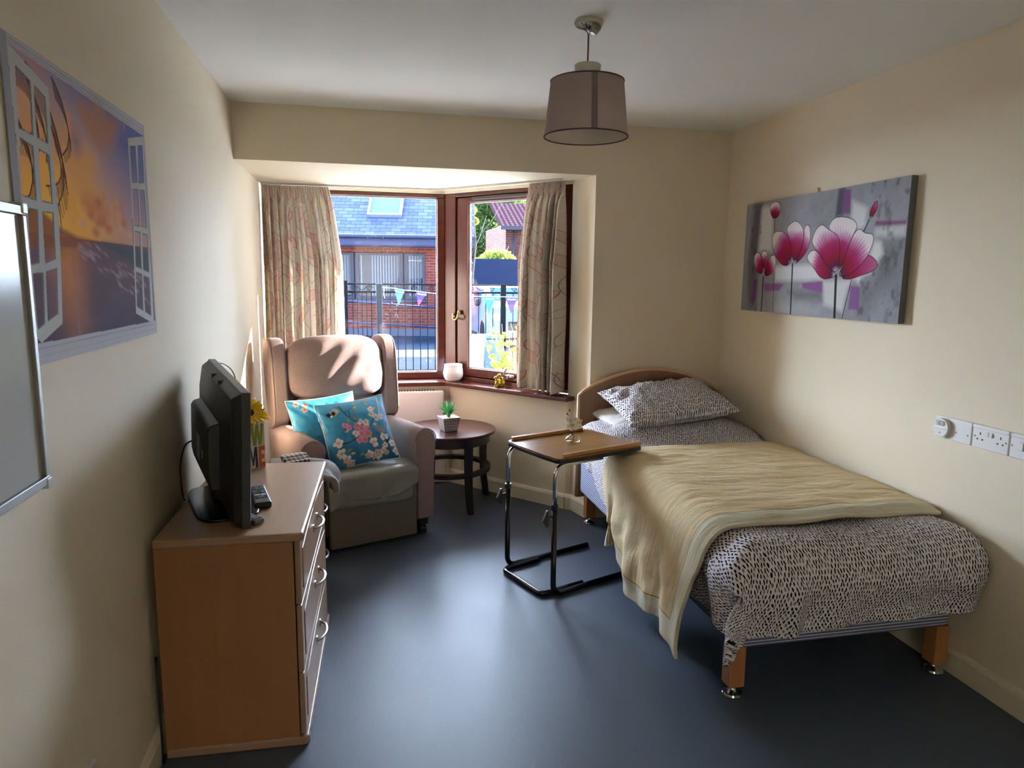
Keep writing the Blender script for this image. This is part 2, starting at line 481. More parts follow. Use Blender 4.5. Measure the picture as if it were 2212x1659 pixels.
s_ = MB(); s_.box(.103, .2, .012, .062, .79, 2.056); s_.box(.2, .985, .012, .062, 2.02, 2.056); s_.box(.2, .985, .012, .062, .79, .85); s_.box(.935, .985, .012, .062, .85, 2.02)
sa = s_.build('sash', m_mahog_v, w2, bevel=.004)
b = MB(); b.box(.2, .935, .03, .04, .85, .857); b.box(.2, .208, .03, .04, .857, 2.02); b.box(.2, .935, .03, .04, 2.013, 2.02)
b.build('glazing_bead', m_bead, sa)
MB().box(.2, .935, .044, .048, .85, 2.02).build('glass', m_glass, w2)
MB().box(.25, .86, -.004, .012, 2.034, 2.056).build('trickle_vent', plain('brown_vent', '#3c332b', .4), w2, bevel=.003)
# casement fastener (dark brass) : keep plate on frame, hooked handle on sash
l = MB(); l.box(.075, .098, -.012, 0, 1.195, 1.245); l.box(.080, .095, -.022, -.012, 1.225, 1.24); l.box(.080, .095, -.022, -.012, 1.20, 1.215)
l.build('keep_plate', m_brass, w2, bevel=.003)
l = MB(); l.tube(bend([(.135, .012, 1.25), (.135, -.018, 1.245), (.142, -.03, 1.215), (.128, -.034, 1.196), (.095, -.026, 1.198)], .015), .006, 8)
l.sbox((.135, -.004, 1.25), (.012, .010, .016), 4, 6)
l.build('latch_handle', m_brass, w2, smooth=True)
st = MB(); st.sbox((.60, .002, .825), (.035, .012, .013), 4, 6); st.cyl((.585, -.012, .812), .009, .02, 14)
st.build('stay_mount', brushed('dull_nickel', '#8f8a84', .35), w2, smooth='auto')
st = MB(); st.tube(bend([(.572, -.006, .822), (.560, -.022, .84), (.612, -.06, .885), (.618, -.062, .892)], .02), .006, 8)
st.build('stay_handle', plain('nickel_lever', '#c8c4bd', .25, .9), w2, smooth=True)

# ================================================================ CURTAIN TRACK + CURTAINS
tk = MB(); tp = bend([(.01, 4.975, 0), (1.18, 4.975, 0), (1.86, 4.215, 0)], .08, 8)
for a, b_ in zip(tp[:-1], tp[1:]):
    d = (b_ - a).normalized(); n = Vector((-d.y, d.x, 0)) * .009
    tk.prism([(a - n).xy, (b_ - d * -.001 - n).xy, (b_ - d * -.001 + n).xy, (a + n).xy], 2.094, 2.107)
tr = tk.build('curtain_track', plain('white_track', '#b9b6ac', .4)); tag(tr, 'thin white curtain track following the bay ceiling above both windows', 'curtain track')

def curtain_mat():
    m = M('leaf_print_curtain', '#d6c8b2', 0.95, spec=0.1)
    u, v, _ = m.xyz(m.tc('UV'))
    cw, ch = 0.105, 0.15
    col = m.mix(m.noise(m.tc('UV'), 300, 2), '#cbbfb0', '#dad0c3')
    for k, (ox, oy, pal) in enumerate(((0, 0, 0), (.052, .075, 1))):
        uu = (u + ox) / cw; row = (v + oy) / ch
        ix = uu.floor(); iy = row.floor(); cell = m.comb(ix, iy, k * 7.3)
        h = m.white(cell); h2 = m.white(m.comb(iy, ix, k * 3.1 + 2))
        x = (uu.fract() - 0.5) * cw; y = (row.fract() - 0.5) * ch
        a = (h - 0.5) * 1.3; c_, s_ = a.cos(), a.sin()
        xr = x * c_ + y * s_; yr = y * c_ - x * s_
        t = yr / 0.068
        wid = (1.0 - t * t).max(0.0) * (h2 * .009 + .015)
        d = xr.abs() - wid
        inside = d.lt(0.0) * t.abs().lt(1.0)
        line = d.abs().lt(0.0011) * t.abs().lt(1.0)
        stripe = ((yr + xr.abs() * 1.2 + xr * xr * 20.0) * 130.0).fract().lt(0.28) * inside
        kind = h2
        leafc = m.mix(kind.gt(0.66), m.mix(kind.gt(0.36), '#b9ad98', '#a9a98a'), '#c08078')
        linec = m.mix(kind.gt(0.66), m.mix(kind.gt(0.36), '#7f8f8c', '#e4dccb'), '#b04a48')
        col = m.mix(inside * 0.08, col, leafc)
        col = m.mix(stripe * 0.45, col, m.mix(kind.gt(0.66), '#ece5d8', '#c0706a'))
        col = m.mix(line * 0.9, col, linec)
        stem = (xr.abs().lt(0.0009)) * (t.abs().gt(0.98)) * (t.abs().lt(1.5))
        col = m.mix(stem * 0.8, col, '#8a6a55')
    m.base(col); m.translucent(0.27, col); return m.m
m_curt = curtain_mat()
def curtain(name, label, p0t, p1t, p0b, p1b, ztop, zbot, folds, seed, outn, zlow=None):
    """pleated cloth hung between two points, top and bottom widths differ"""
    r = np.random.default_rng(seed); ph = r.random(40) * 6.28; am = .6 + .8 * r.random(60)
    p0t, p1t, p0b, p1b, outn = (np.array(q, float) for q in (p0t, p1t, p0b, p1b, outn))
    cloth = np.linalg.norm(p1t - p0t) * 1.9
    def fn(U, V):
        z = ztop + (zbot - ztop) * V
        f = np.clip((ztop - z) / .5, 0, 1) ** .8
        b = np.clip((ztop - z - .05) / .07, 0, 1)
        ww = U + b * 1.9 / (2 * PI * folds) * np.sin(4 * PI * folds * U + PI) * .5 + .018 * np.sin(2 * PI * U * 2 + ph[0]) * f + .012 * np.sin(2 * PI * U * folds * .5 + ph[1] + V * 2) * f
        P = (p0t[None, None] * (1 - f[..., None]) + p0b * f[..., None]) * (1 - ww[..., None]) + (p1t * (1 - f[..., None]) + p1b * f[..., None]) * ww[..., None]
        A = np.interp(U, np.linspace(0, 1, 60), am)
        main = np.sin(2 * PI * folds * U + .9 * np.sin(2 * PI * U * 1.5 + ph[2]) * f + V * .8 * np.sin(U * 9 + ph[3]))
        main = np.sign(main) * np.abs(main) ** .75
        head = np.sign(np.sin(2 * PI * folds * 3 * U)) * np.abs(np.sin(2 * PI * folds * 3 * U)) ** .7
        off = (1 - b) * (.008 * head) + b * main * (.030 + .030 * f) * A
        puff = .010 * np.exp(-((ztop - z - .12) / .04) ** 2) * (np.abs(np.sin(2 * PI * folds * U)) - .3)
        off = off + puff + .004 * np.sin(V * 14 + U * 37) * f
        hem = .006 * np.sin(2 * PI * folds * U + 1) * (V > .99)
        Z = z + hem
        if zlow is not None: Z = Z + zlow * U * np.clip(V * 1.0 - .6, 0, 1) / .4
        return P[..., 0] + outn[0] * off, P[..., 1] + outn[1] * off, Z
    o = fgrid(folds * 26, 150, fn, name, m_curt, None, uv=lambda U, V: np.stack([(U * cloth).ravel(), (2.3 - V * (ztop - zbot)).ravel()], -1), solid=.0015)
    return tag(o, label, 'curtain')
curtain('curtain', 'leaf-print beige curtain at the left window, hanging behind the armchair', (.015, 4.965), (.445, 4.965), (.012, 4.965), (.525, 4.965), 2.092, .775, 9, 3, (0, 1))
e2 = np.array([.658, -.753]); n2 = np.array([.753, .658]); A0 = np.array([1.25, 5.10])
def W2P(s, off): return tuple(A0 + e2 * s - n2 * off)
curtain('curtain', 'leaf-print beige curtain bunched at the right end of the window sill', W2P(.80, .085), W2P(1.075, .085), W2P(.735, .09), W2P(1.055, .075), 2.098, .79, 7, 11, n2, zlow=-.02)
# ================================================================ FURNITURE MATERIALS
m_beech = wood('beech_laminate', '#8f6340', '#aa7a4f', 2, 1.0, 0.38, .6)
m_beech_y = wood('beech_laminate_top', '#93745a', '#ab8c72', 1, 1.0, 0.3, .5)
m_head = wood('headboard_oak', '#7d5a40', '#9a7355', 2, 1.3, 0.5, .8)
m_edge = plain('pale_edging', '#cda379', .45)
m_legwood = wood('pine_leg', '#9a6438', '#b57c49', 2, 1.0, .4, .8)
m_nickel = brushed('satin_nickel', '#aaa7a2', .28)
m_chair = fabric('mauve_chenille', '#b79d96', '#836a64', 260, 1.0, .004, sheen=.0)
m_vinyl = plain('grey_green_vinyl', '#858378', .38, var=.05, scale=6, bump=.002)
m_pipe = plain('piping', '#8f7568', .8)

def nz(X, Y, scale, seed=0, octv=3):
    g = np.random.default_rng(seed).random((8, 64, 64)); out = 0; amp = 1; tot = 0
    for o in range(octv):
        x = X / scale * 2 ** o + 13.7; y = Y / scale * 2 ** o + 5.1
        xi = np.floor(x).astype(int); yi = np.floor(y).astype(int); fx = x - xi; fy = y - yi
        fx = fx * fx * (3 - 2 * fx); fy = fy * fy * (3 - 2 * fy); G = g[o]
        out = out + amp * ((G[yi % 64, xi % 64] * (1 - fx) + G[yi % 64, (xi + 1) % 64] * fx) * (1 - fy) + (G[(yi + 1) % 64, xi % 64] * (1 - fx) + G[(yi + 1) % 64, (xi + 1) % 64] * fx) * fy)
        tot += amp; amp *= .5
    return out / tot - .5
def sstep(a, b, x):
    t = np.clip((x - a) / (b - a), 0, 1); return t * t * (3 - 2 * t)

# ================================================================ BED
m_stripe = None
def stripe_mat():
    m = M('blue_striped_ticking', '#6b7496', .9, spec=.2); x, y, z = m.xyz(m.tc())
    k = (z / .0125).fract().lt(.36); w = m.noise(m.tc(), 300, 2)
    m.base(m.mix(k, m.mix(w, '#5a6385', '#6a7396'), '#c9cbd6')); m.bump(k, .0006); return m.m
m_stripe = stripe_mat()
def spot_mat(name, coord='UV', sc=1.0):
    m = M(name, '#d9d3d6', .9, spec=.15)
    u, v, _ = m.xyz(m.tc(coord)); col = m.mix(m.noise(m.tc(coord), 30, 2), '#cfc8cc', '#dcd6d8')
    cw, ch = .0128 * sc, .0290 * sc
    for k, (ox, oy) in enumerate(((0, 0), (.5, .5))):
        a = u / cw + ox; b = v / ch + oy; ix, iy = a.floor(), b.floor()
        h1 = m.white(m.comb(ix, iy, 1.7 + k)); h2 = m.white(m.comb(ix, iy, 9.1 + k)); h3 = m.white(m.comb(iy, ix, 4.3 + k))
        x = (a.fract() - .5 + (h1 - .5) * .3) * cw; y = (b.fract() - .5 + (h2 - .5) * .2) * ch
        t = (h3 - .5) * .7; xr = x + y * t
        d = (xr * xr) / ((.0028 * sc) ** 2) + (y * y) / ((.0070 * sc) ** 2) * (h1 * .5 + .8)
        col = m.mix(d.lt(1.0), col, m.mix(h2.gt(.72), '#15151f', '#6d6a6c'))
    m.base(col); m.bump(m.noise(m.tc(coord), 14, 3), .004); return m.m
m_spot = spot_mat('black_dash_print'); m_spot_o = spot_mat('black_dash_print_pillow', 'Object', .95)

bed = T('single_bed', 'single bed with arched oak headboard and blue striped base against the right wall', 'bed', (0, 0, 0))
X0, X1, YF, YH = 1.945, 2.835, 2.075, 3.955
MB().box(X0, X1, YF, YH, .20, .40).build('base', m_stripe, bed, bevel=.02, seg=3)
MB().box(X0 + .005, X1 - .005, YF + .005, YH, .405, .565).build('mattress', plain('peach_mattress_cover', '#c9ab93', .9, bump=.004, scale=30), bed, bevel=.04, seg=4)
hb = [(1.937, .16), (2.862, .16)]
def archz(x):
    t = (x - 1.937) / .925; return .80 + .148 * math.sin(PI * min(max(t, 0), 1)) ** .8
for i in range(0, 33):
    x = 2.862 - .925 * i / 32; hb.append((x, archz(x) - .0))
MB().prism(hb, 3.972, 3.998, 1).build('headboard', m_head, bed, bevel=.003)
MB().tube([(x, 3.985, z + .001) for x, z in hb[1:]] + [(1.937, 3.985, .16)], .0135, 8).build('headboard_edging', m_edge, bed, smooth=True)
foot_prof = [(.0, .0), (.034, .0), (.037, .006), (.034, .013), (.016, .022), (.012, .03), (.012, .045), (.0, .045)]
for x, y in ((1.955, 2.12), (2.815, 2.11), (2.005, 3.93), (2.80, 3.93)):
    lg = MB().box(x - .03, x + .03, y - .03, y + .03, .042, .20).build('leg', m_legwood, bed, bevel=.004)
    MB().lathe(foot_prof, 24, (x, y, 0)).build('foot', m_chrome, lg, smooth='auto')

# ---- duvet
def roll(d, r, out=0.0):
    """d = cloth distance past the edge start; returns outward offset and drop of a cloth going over a rounded edge"""
    a = np.clip(d / r, 0, PI / 2)
    o = r * np.sin(a); z = r * (1 - np.cos(a)) + np.clip(d - r * PI / 2, 0, None)
    return o, z
def duvet_fn(U, V):
    Lh, Rh = .31, .13; wd = X1 - X0; r = .085
    s = -Lh + (wd + Lh + Rh) * U                      # across
    Lt = 3.84 - (YF - .0) ; hang = .300
    t = (Lt + hang) * V                                # head to foot
    ytop = 3.84 - t
    inset = .045
    dl = np.clip(inset - s, 0, None); dr = np.clip(s - (wd - inset), 0, None); df = np.clip(t - (Lt - inset), 0, None)
    ol, zl = roll(dl, r); orr, zr = roll(dr, r); of, zf = roll(df, r)
    side = np.maximum(zl, zr)
    drop = (side ** 3.0 + zf ** 3.0) ** (1 / 3.0)
    x = X0 + np.clip(s, inset, wd - inset) - ol + orr; y = np.maximum(ytop, YF + inset) - of
    top = .605 + .075 * sstep(3.38, 3.62, y) * (1 - .6 * sstep(.25, .0, s)) * (1 - .4 * sstep(wd - .2, wd, s)) - .02 * sstep(3.3, 3.1, y)
    z = top - drop
    hangf = sstep(.03, .28, zf); hangs = sstep(.03, .2, side)
    corner = hangf * hangs
    # puffiness and folds
    fold = .011 * np.sin(s * 23 + 1.0 + t * 3) * hangf * (1 + .4 * np.sin(s * 9)) + .05 * nz(s, t, .16, 2) * hangf
    y = y - .012 * hangf - fold * .9 - .045 * np.exp(-((zf - .12) / .09) ** 2) * (zf > 0) - .04 * corner
    x = x - ((.02 * np.sin(t * 19) + .05 * nz(t, s, .18, 3)) * hangs + .035 * np.exp(-((zl - .1) / .07) ** 2)) * (zl > 0) + .0 * (zr > 0)
    x = x - .06 * corner * (zl > 0) + .015 * corner * (zr > 0)
    x = np.minimum(x, W - .026)
    z = z + .028 * nz(s, t, .22, 4) * (1 - hangf) * (1 - hangs) + .010 * nz(s, t, .06, 5)
    z = z + .11 * sstep(3.25, 3.8, y) * sstep(.03, .2, side)
    # hem line: higher in the middle of the foot, gathered left corner
    hemf = .005 * np.sin(s * 17) + .020 * sstep(.20, .30, s)
    z = z + hemf * hangf * sstep(.1, .4, zf)
    # big tuck near the left foot corner
    tuck = np.exp(-((s - .13) / .045) ** 2) * hangf * (zf > .05)
    y = y - .05 * tuck
    under = sstep(2.18, 2.34, y) * (zl > 0); x = np.where(zl > 0, np.maximum(x, X0 - .03 - .04 * (1 - under) - .03 * (y < 2.15)), x)
    return x, y, np.maximum(z, .165)
dv = fgrid(230, 330, duvet_fn, 'duvet', m_spot, None, uv=lambda U, V: np.stack([(U * 1.41).ravel(), (V * 2.16).ravel()], -1), solid=.02, off=-1)
tag(dv, 'white duvet cover with black dashes spread over the single bed', 'duvet')

# ---- pillows
def pillow_mesh(w, h, t, nx=60, ny=44, seed=1, wr=.012, pinch=.06):
    mb = MB(); Us = np.linspace(-1, 1, nx); Vs = np.linspace(-1, 1, ny); U, V = np.meshgrid(Us, Vs)
    T_ = ((1 - np.abs(U) ** 3.2) * (1 - np.abs(V) ** 3.2)).clip(0) ** .55
    X = w / 2 * U * (1 - pinch * (1 - np.abs(V) ** 2.5) * 1.0); Y = h / 2 * V * (1 - pinch * (1 - np.abs(U) ** 2.5))
    edge = np.exp(-((1 - np.maximum(np.abs(U), np.abs(V))) / .25))
    wv = nz(U * w, V * h, .09, seed) * wr * (T_ > 0.02) * (1 + 1.5 * edge) * T_ ** .4
    Zf = t / 2 * T_ + wv; Zb = -t / 2 * T_ + wv * .3
    for Z in (Zf, Zb):
        P = [[(X[j, i], Y[j, i], Z[j, i]) for j in range(ny)] for i in range(nx)]
        mb.grid(P if Z is Zf else P[::-1])
    return mb, U, V
mb, _, _ = pillow_mesh(.72, .44, .17, seed=4, wr=.03, pinch=.10)
o = mb.build('pillow', m_spot_o, None, smooth=True)
# leaning on the headboard: long side across the bed, back edge raised
o.matrix_world = Matrix.Translation((2.395, 3.715, .795)) @ Matrix.Rotation(R(-4.5), 4, 'Y') @ Matrix.Rotation(R(5), 4, 'Z') @ Matrix.Rotation(R(17), 4, 'X')
tag(o, 'black-dashed white pillow lying on top of the bedding against the headboard', 'pillow')
mb, _, _ = pillow_mesh(.70, .46, .13, seed=9)
o = mb.build('pillow', fabric('plain_white_cotton', '#d9d6cd', scale=200, bump=.001), None, smooth=True)
o.matrix_world = Matrix.Translation((2.36, 3.79, .650)) @ Matrix.Rotation(R(3), 4, 'Y') @ Matrix.Rotation(R(6), 4, 'X')
tag(o, 'plain white pillow showing only its left corner below the dashed pillow', 'pillow')

# ---- throw / quilt
def quilt_mat():
    m = M('cream_damask_quilt', '#c9b28a', .8, spec=.25)
    uvv = m.tc('UV'); u, v, _ = m.xyz(uvv)
    n = m.noise(uvv, 22, 3, .6, 1.6); n2 = m.noise(uvv, 55, 2, .5, 2.0)
    pat = ((n - .5) * 1.6 + (n2 - .5) * .8).gt(0.02)
    fin = m.noise(uvv, 400, 2)
    core = m.mix(pat, m.mix(fin, '#cdb588', '#d8c196'), m.mix(fin, '#c6b38c', '#d0be99'))
    band = (u.lt(.085)).max(v.lt(.085))
    pipe = ((u - .088).abs().lt(.0028) * v.gt(.085)).max((v - .088).abs().lt(.0028) * u.gt(.085))
    c = m.mix(band, core, m.mix(fin, '#c2b99e', '#d0c7ae')); c = m.mix(pipe, c, '#a8864e')
    m.base(c)
    wr = m.noise(m.mapping(uvv, (5, 26, 1)), 1.0, 4, .6, .8)
    st = m.voronoi(uvv, 9, 'SMOOTH_F1'); sd = E(m.nt, st.outputs['Distance'])
    h = wr * 1.0 + sd * .35 * (1.0 - band) + pat * .10
    m.bump(h + pipe * 1.2, .009, .8); return m.m
m_quilt = quilt_mat()
def quilt_fn(U, V):
    hl = .55; wd = W - .012 - X0; r = .11; inset = .05
    s = -hl + (hl + wd) * U; t = 1.09 * V                                # t: near edge -> far edge
    dl = np.clip(inset - s, 0, None); ol, zl = roll(dl, r)
    hang = sstep(.03, .45, zl)
    y = 2.205 + t + (-.02 + .05 * nz(s, t * 0, .5, 8)) * (1 - hang) + hang * (.04 - .22 * sstep(.75, 1.0, V))
    x = X0 - .030 + np.clip(s, inset, None) * (1 + .018 * (s > 0)) - ol
    # duvet surface underneath
    top = .632 + .012 * nz(s, t, .2, 14) + .02 * sstep(.10, 0, t) * 0
    right = sstep(wd - .10, wd, s); top = top - .012 * right
    z = top - zl + .016 * nz(s * .35, t, .07, 21) * (1 - hang)
    z = z * 1.0
    fold = (.014 * np.sin(t * 13 + .8) + .010 * np.sin(t * 31 + zl * 6)) * hang + .05 * nz(t, zl, .2, 23) * hang
    x = x - .050 * hang - fold + .03 * sstep(.0, .3, V) * hang
    # lower hem rises towards the head end, cloth flares there
    lift = (.10 * sstep(.35, 1.0, V) + .02 * np.sin(t * 9)) * hang * sstep(.15, .5, zl)
    z = z + lift
    nearroll = sstep(.06, 0, t); z = z - .014 * nearroll
    return np.minimum(x, W - .018), y, np.maximum(z, .045)
q = fgrid(260, 200, quilt_fn, 'quilt', m_quilt, None, uv=lambda U, V: np.stack([(U * (.55 + W - .012 - X0)).ravel(), (V * 1.09).ravel()], -1), solid=.014, off=1)
tag(q, 'cream damask quilt with pale border laid across the middle of the bed', 'quilt')

# ================================================================ OVERBED TABLE
ot = T('overbed_table', 'tilting overbed table with brown laminate top on black and chrome tubes', 'table', (1.348, 3.365, 0), R(21.5))
# local x = long side (towards the bed), local -y = short side towards the viewer
LT, ST, ZT = .545, .445, .685
c = .03
pl = [(c, 0), (LT - c, 0), (LT, -c), (LT, -ST + c), (LT - c, -ST), (c, -ST), (0, -ST + c), (0, -c)]
m_lam = wood('brown_oak_laminate', '#6f4a20', '#946a36', 0, 1.2, .28, .9)
MB().prism(smoothpoly(pl, 1), ZT - .004, ZT + .001).build('table_top', m_lam, ot)
MB().prism(smoothpoly([(a * 1.006 - .0015, b * 1.006 + .0015) for a, b in pl], 1), ZT - .024, ZT - .0045).build('edge_band', plain('black_vinyl_edge', '#1d1c1b', .35), ot, bevel=.004)
m_rail = wood('beech_lipping', '#a97540', '#c08f58', 0, 1, .4, .6)
MB().box(.03, .49, -.030, -.008, ZT + .001, ZT + .019).build('retaining_strip', m_rail, ot, bevel=.004)
MB().box(.045, .53, -ST + .008, -ST + .03, ZT + .001, ZT + .019).build('retaining_strip', m_rail, ot, bevel=.004)
for yy, zj in ((-.008, .455), (-.405, .455)):
    up = MB(); up.tube(bend([(.018, yy, zj - .04), (.018, yy, ZT - .038), (.30, yy, ZT - .038)], .06, 8), .0105, 14)
    up.build('upper_tube', m_chrome, ot, smooth=True)
    lo = MB(); lo.tube(bend([(.018, yy, zj), (.018, yy, .0145), (.56 + (.02 if yy < -.1 else 0), yy, .0145)], .055, 8), .0135, 14)
    lo.build('lower_tube', m_black_gloss, ot, smooth=True)
    MB().cyl((.018, yy, zj - .022), .0165, .026, 18).build('collar', m_dark, ot, smooth='auto')
    kn = MB(); kn.tube([(.018, yy, zj - .05), (-.022, yy, zj - .05)], .006, 8)
    kn.prism([(-.018, zj - .055), (-.022, zj - .015), (-.030, zj - .018), (-.052, zj - .062), (-.030, zj - .098), (-.022, zj - .096)], yy - .007, yy + .007, 1)
    kn.build('clamp_knob', m_dark, ot, bevel=.002)
u = MB(); u.tube(bend([(.20, -.035, .0145), (.0, -.035, .0145), (-.03, -.06, .0145), (-.03, -.37, .0145), (.02, -.378, .0145), (.22, -.378, .0145)], .05, 8), .0135, 14)
u.build('base_tube', m_black_gloss, ot, smooth=True)

# orchid in a glass vase
vz = ZT + .001
vx, vy = 1.668, 3.235
va = T('bud_vase', 'small squat clear glass vase standing on the overbed table', 'vase', (vx, vy, vz))
def clearglass(name):
    m = M(name, '#ffffff', 0.0, spec=.5); m.b.inputs['Transmission Weight'].default_value = 1.0; m.b.inputs['IOR'].default_value = 1.45; return m.m
m_cg = glass_mat('thin_clear_glass')
MB().lathe([(.0, .002), (.024, .0), (.036, .010), (.041, .022), (.036, .034), (.018, .046), (.0115, .052), (.011, .066), (.0145, .074), (.0125, .074), (.009, .066), (.0095, .052), (.016, .044), (.034, .032), (.038, .022), (.033, .012), (.0, .006)], 32, cap=False).build('glass_body', m_cg, va, smooth=True)
MB().lathe([(.0, .0065), (.032, .0125), (.036, .018), (.0, .018)], 28, cap=False).build('water', glass_mat('water', '#f4f6ee'), va, smooth=True)
orc = T('orchid_spray', 'white artificial orchid spray standing in the small glass vase', 'flower', (vx, vy, vz + .012))
MB().tube([(.004, .0, 0), (.0, 0, .05), (-.004, .0, .085), (-.010, .0, .12), (-.018, .002, .158)], .0012, 6).build('stem', plain('green_stem', '#3d4a22', .6), orc, smooth=True)
MB().tube([(-.002, 0, .075), (.010, .0, .095), (.022, .0, .105)], .001, 6).build('stem', plain('green_stem_b', '#3d4a22', .6), orc, smooth=True)
m_petal = plain('white_petal', '#dedacb', .7, var=.03)
def petal(mb, c, d, up, L, wd, curl=.25):
    c = Vector(c); d = Vector(d).normalized(); up = Vector(up); sd = d.cross(up).normalized(); nn = sd.cross(d)
    P = []
    for i in range(9):
        t = i / 8; w = wd * math.sin(PI * min(1, t * .93 + .05)) ** .7; row = []
        for j in range(5):
            q = (j / 4 - .5) * 2
            row.append(c + d * (L * t) + sd * (w * q) + nn * (curl * L * (t * t) - .18 * w * q * q))
        P.append(row)
    mb.grid(P)
for (fx, fy, fz, ax, s_) in ((-.012, -.006, .112, 200, 1.0), (-.002, -.012, .088, 250, 1.0), (.026, -.006, .098, 330, .9)):
    fl = MB(); n0 = Vector((math.cos(R(ax)) * .5, -.8, .25)).normalized(); u0 = n0.orthogonal().normalized(); v0 = n0.cross(u0)
    for k in range(5):
        a = 2 * PI * k / 5 + .3; petal(fl, (fx, fy, fz), u0 * math.cos(a) + v0 * math.sin(a) - n0 * .1, n0, .030 * s_, .011 * s_)
    flo = fl.build('bloom', m_petal, orc, smooth=True, solid=.0006)
    MB().sbox((fx + n0.x * .005, fy + n0.y * .005, fz + n0.z * .005), (.004, .004, .006), 2.2, 4).build('centre', plain('yellow_centre', '#c79a2e', .7), flo, smooth=True)
for p_ in ((-.020, .002, .160), (-.032, .002, .142)):
    b = MB(); b.sbox(p_, (.0035, .0035, .006), 2.2, 4); b.build('bud', plain('dark_bud', '#2a2414', .7), orc, smooth=True)
MB().tube([(-.012, .001, .13), (-.025, .002, .134), (-.032, .002, .140)], .0009, 6).build('stem', plain('green_stem_c', '#3d4a22', .6), orc, smooth=True)

# ================================================================ ROUND TABLE
m_dkwood = wood('dark_mahogany_top', '#33150f', '#4a2219', 0, 1.2, .25, .8)
m_ebony = wood('near_black_stain', '#120b0a', '#1e1311', 2, 1, .35, .8)
rt = T('round_side_table', 'round dark wood side table with curved legs beside the armchair', 'table', (1.20, 4.49, 0), R(-24))
MB().lathe([(0, .488), (.295, .488), (.31, .494), (.312, .503), (.306, .510), (0, .510)], 64, cap=False).build('table_top', m_dkwood, rt, smooth='auto')
MB().lathe([(.262, .430), (.272, .430), (.272, .488), (.262, .488)], 48, cap=False).build('apron', m_ebony, rt, smooth='auto')
MB().lathe([(.238, .235), (.278, .235), (.278, .262), (.238, .262), (.238, .235)], 48, cap=False).build('ring_shelf', m_ebony, rt, smooth='auto')
for k in range(4):
    a = R(0 + 90 * k + 45 - 24 + 24); pr_ = []
    lg = MB(); ca, sa_ = math.cos(a), math.sin(a)
    P = []
    for z, rr, wdt in ((0, .292, .017), (.01, .290, .019), (.15, .268, .022), (.32, .262, .025), (.488, .268, .026)):
        row = []
        for dx, dy in ((-.012, -1), (.012, -1), (.012, 1), (-.012, 1)):
            r_ = rr + dx * 1.3; row.append((r_ * ca - dy * wdt * sa_, r_ * sa_ + dy * wdt * ca, z))
        P.append(row)
    vs = [v for row in P for v in row]; fs = [(0, 3, 2, 1), (16, 17, 18, 19)]
    for i in range(4):
        for j in range(4): fs.append((i * 4 + j, i * 4 + (j + 1) % 4, (i + 1) * 4 + (j + 1) % 4, (i + 1) * 4 + j))
    lg.add(vs, fs); lg.build('leg', m_ebony, rt, bevel=.003)

# succulent in square patterned pot
def pot_mat():
    m = M('diamond_embossed_pot', '#a9a3a3', .8); x, y, z = m.xyz(m.tc())
    a = (x.abs().max(y.abs())); s_ = (x + y * 1.0)
    gx = (x - y) / .018; gz = z / .020
    fx = (gx.fract() - .5).abs(); fz = (gz.fract() - .5).abs(); d = fx + fz
    ring = (d - .32).abs().lt(.08); dot = d.lt(.1)
    k = ring.max(dot) * z.lt(.088) * z.gt(.006)
    m.base(m.mix(k, m.mix(m.noise(m.tc(), 40, 3), '#8f8a8b', '#aaa5a4'), '#4a4444')); m.bump(k * -1.0, .002); return m.m
pt = T('potted_succulent', 'grass-like green artificial succulent in a grey square diamond-pattern pot on the round table', 'plant', (1.19, 4.42, .511), R(14))
pm = MB()
hw0, hw1, h_ = .044, .060, .092
vs = [(sx * hw0, sy * hw0, 0) for sx, sy in ((-1, -1), (1, -1), (1, 1), (-1, 1))] + [(sx * hw1, sy * hw1, h_) for sx, sy in ((-1, -1), (1, -1), (1, 1), (-1, 1))] + [(sx * (hw1 - .008), sy * (hw1 - .008), h_) for sx, sy in ((-1, -1), (1, -1), (1, 1), (-1, 1))] + [(sx * (hw1 - .01), sy * (hw1 - .01), h_ - .012) for sx, sy in ((-1, -1), (1, -1), (1, 1), (-1, 1))]
fs = [(0, 3, 2, 1), (12, 13, 14, 15)] + [(i * 4 + j, i * 4 + (j + 1) % 4, i * 4 + 4 + (j + 1) % 4, i * 4 + 4 + j) for i in range(3) for j in range(4)]
pm.add(vs, fs).build('pot', pot_mat(), pt, bevel=.003)
gv = M('cream_gravel', '#c8b48a', .9); vn = gv.voronoi(gv.tc(), 130); gv.base(gv.mix(gv.white(vn.outputs['Position']), '#8c7a58', '#e0d0a8')); gv.bump(E(gv.nt, vn.outputs['Distance']) * -1.0, .004)
g_ = MB().box(-.05, .05, -.05, .05, h_ - .012, h_ - .003).build('gravel', gv.m, pt); tag(g_, kind='stuff')
lf = MB()
for k in range(46):
    a = random.random() * 2 * PI; ti = random.random() ** .7 * .75; L = .088 + .035 * random.random(); ph = []
    for i in range(6):
        t = i / 5; bendt = ti * (0.4 + t * .8)
        ph.append(Vector((math.cos(a) * math.sin(bendt) * L * t + .006 * math.cos(a), math.sin(a) * math.sin(bendt) * L * t + .006 * math.sin(a), h_ - .006 + math.cos(bendt) * L * t)))
    lf.tube(ph, [.0028, .0034, .0032, .0026, .0016, .0004], 5)
lf.build('leaves', plain('fresh_green_leaf', '#3f9a4e', .45, var=.35, scale=60), pt, smooth=True)

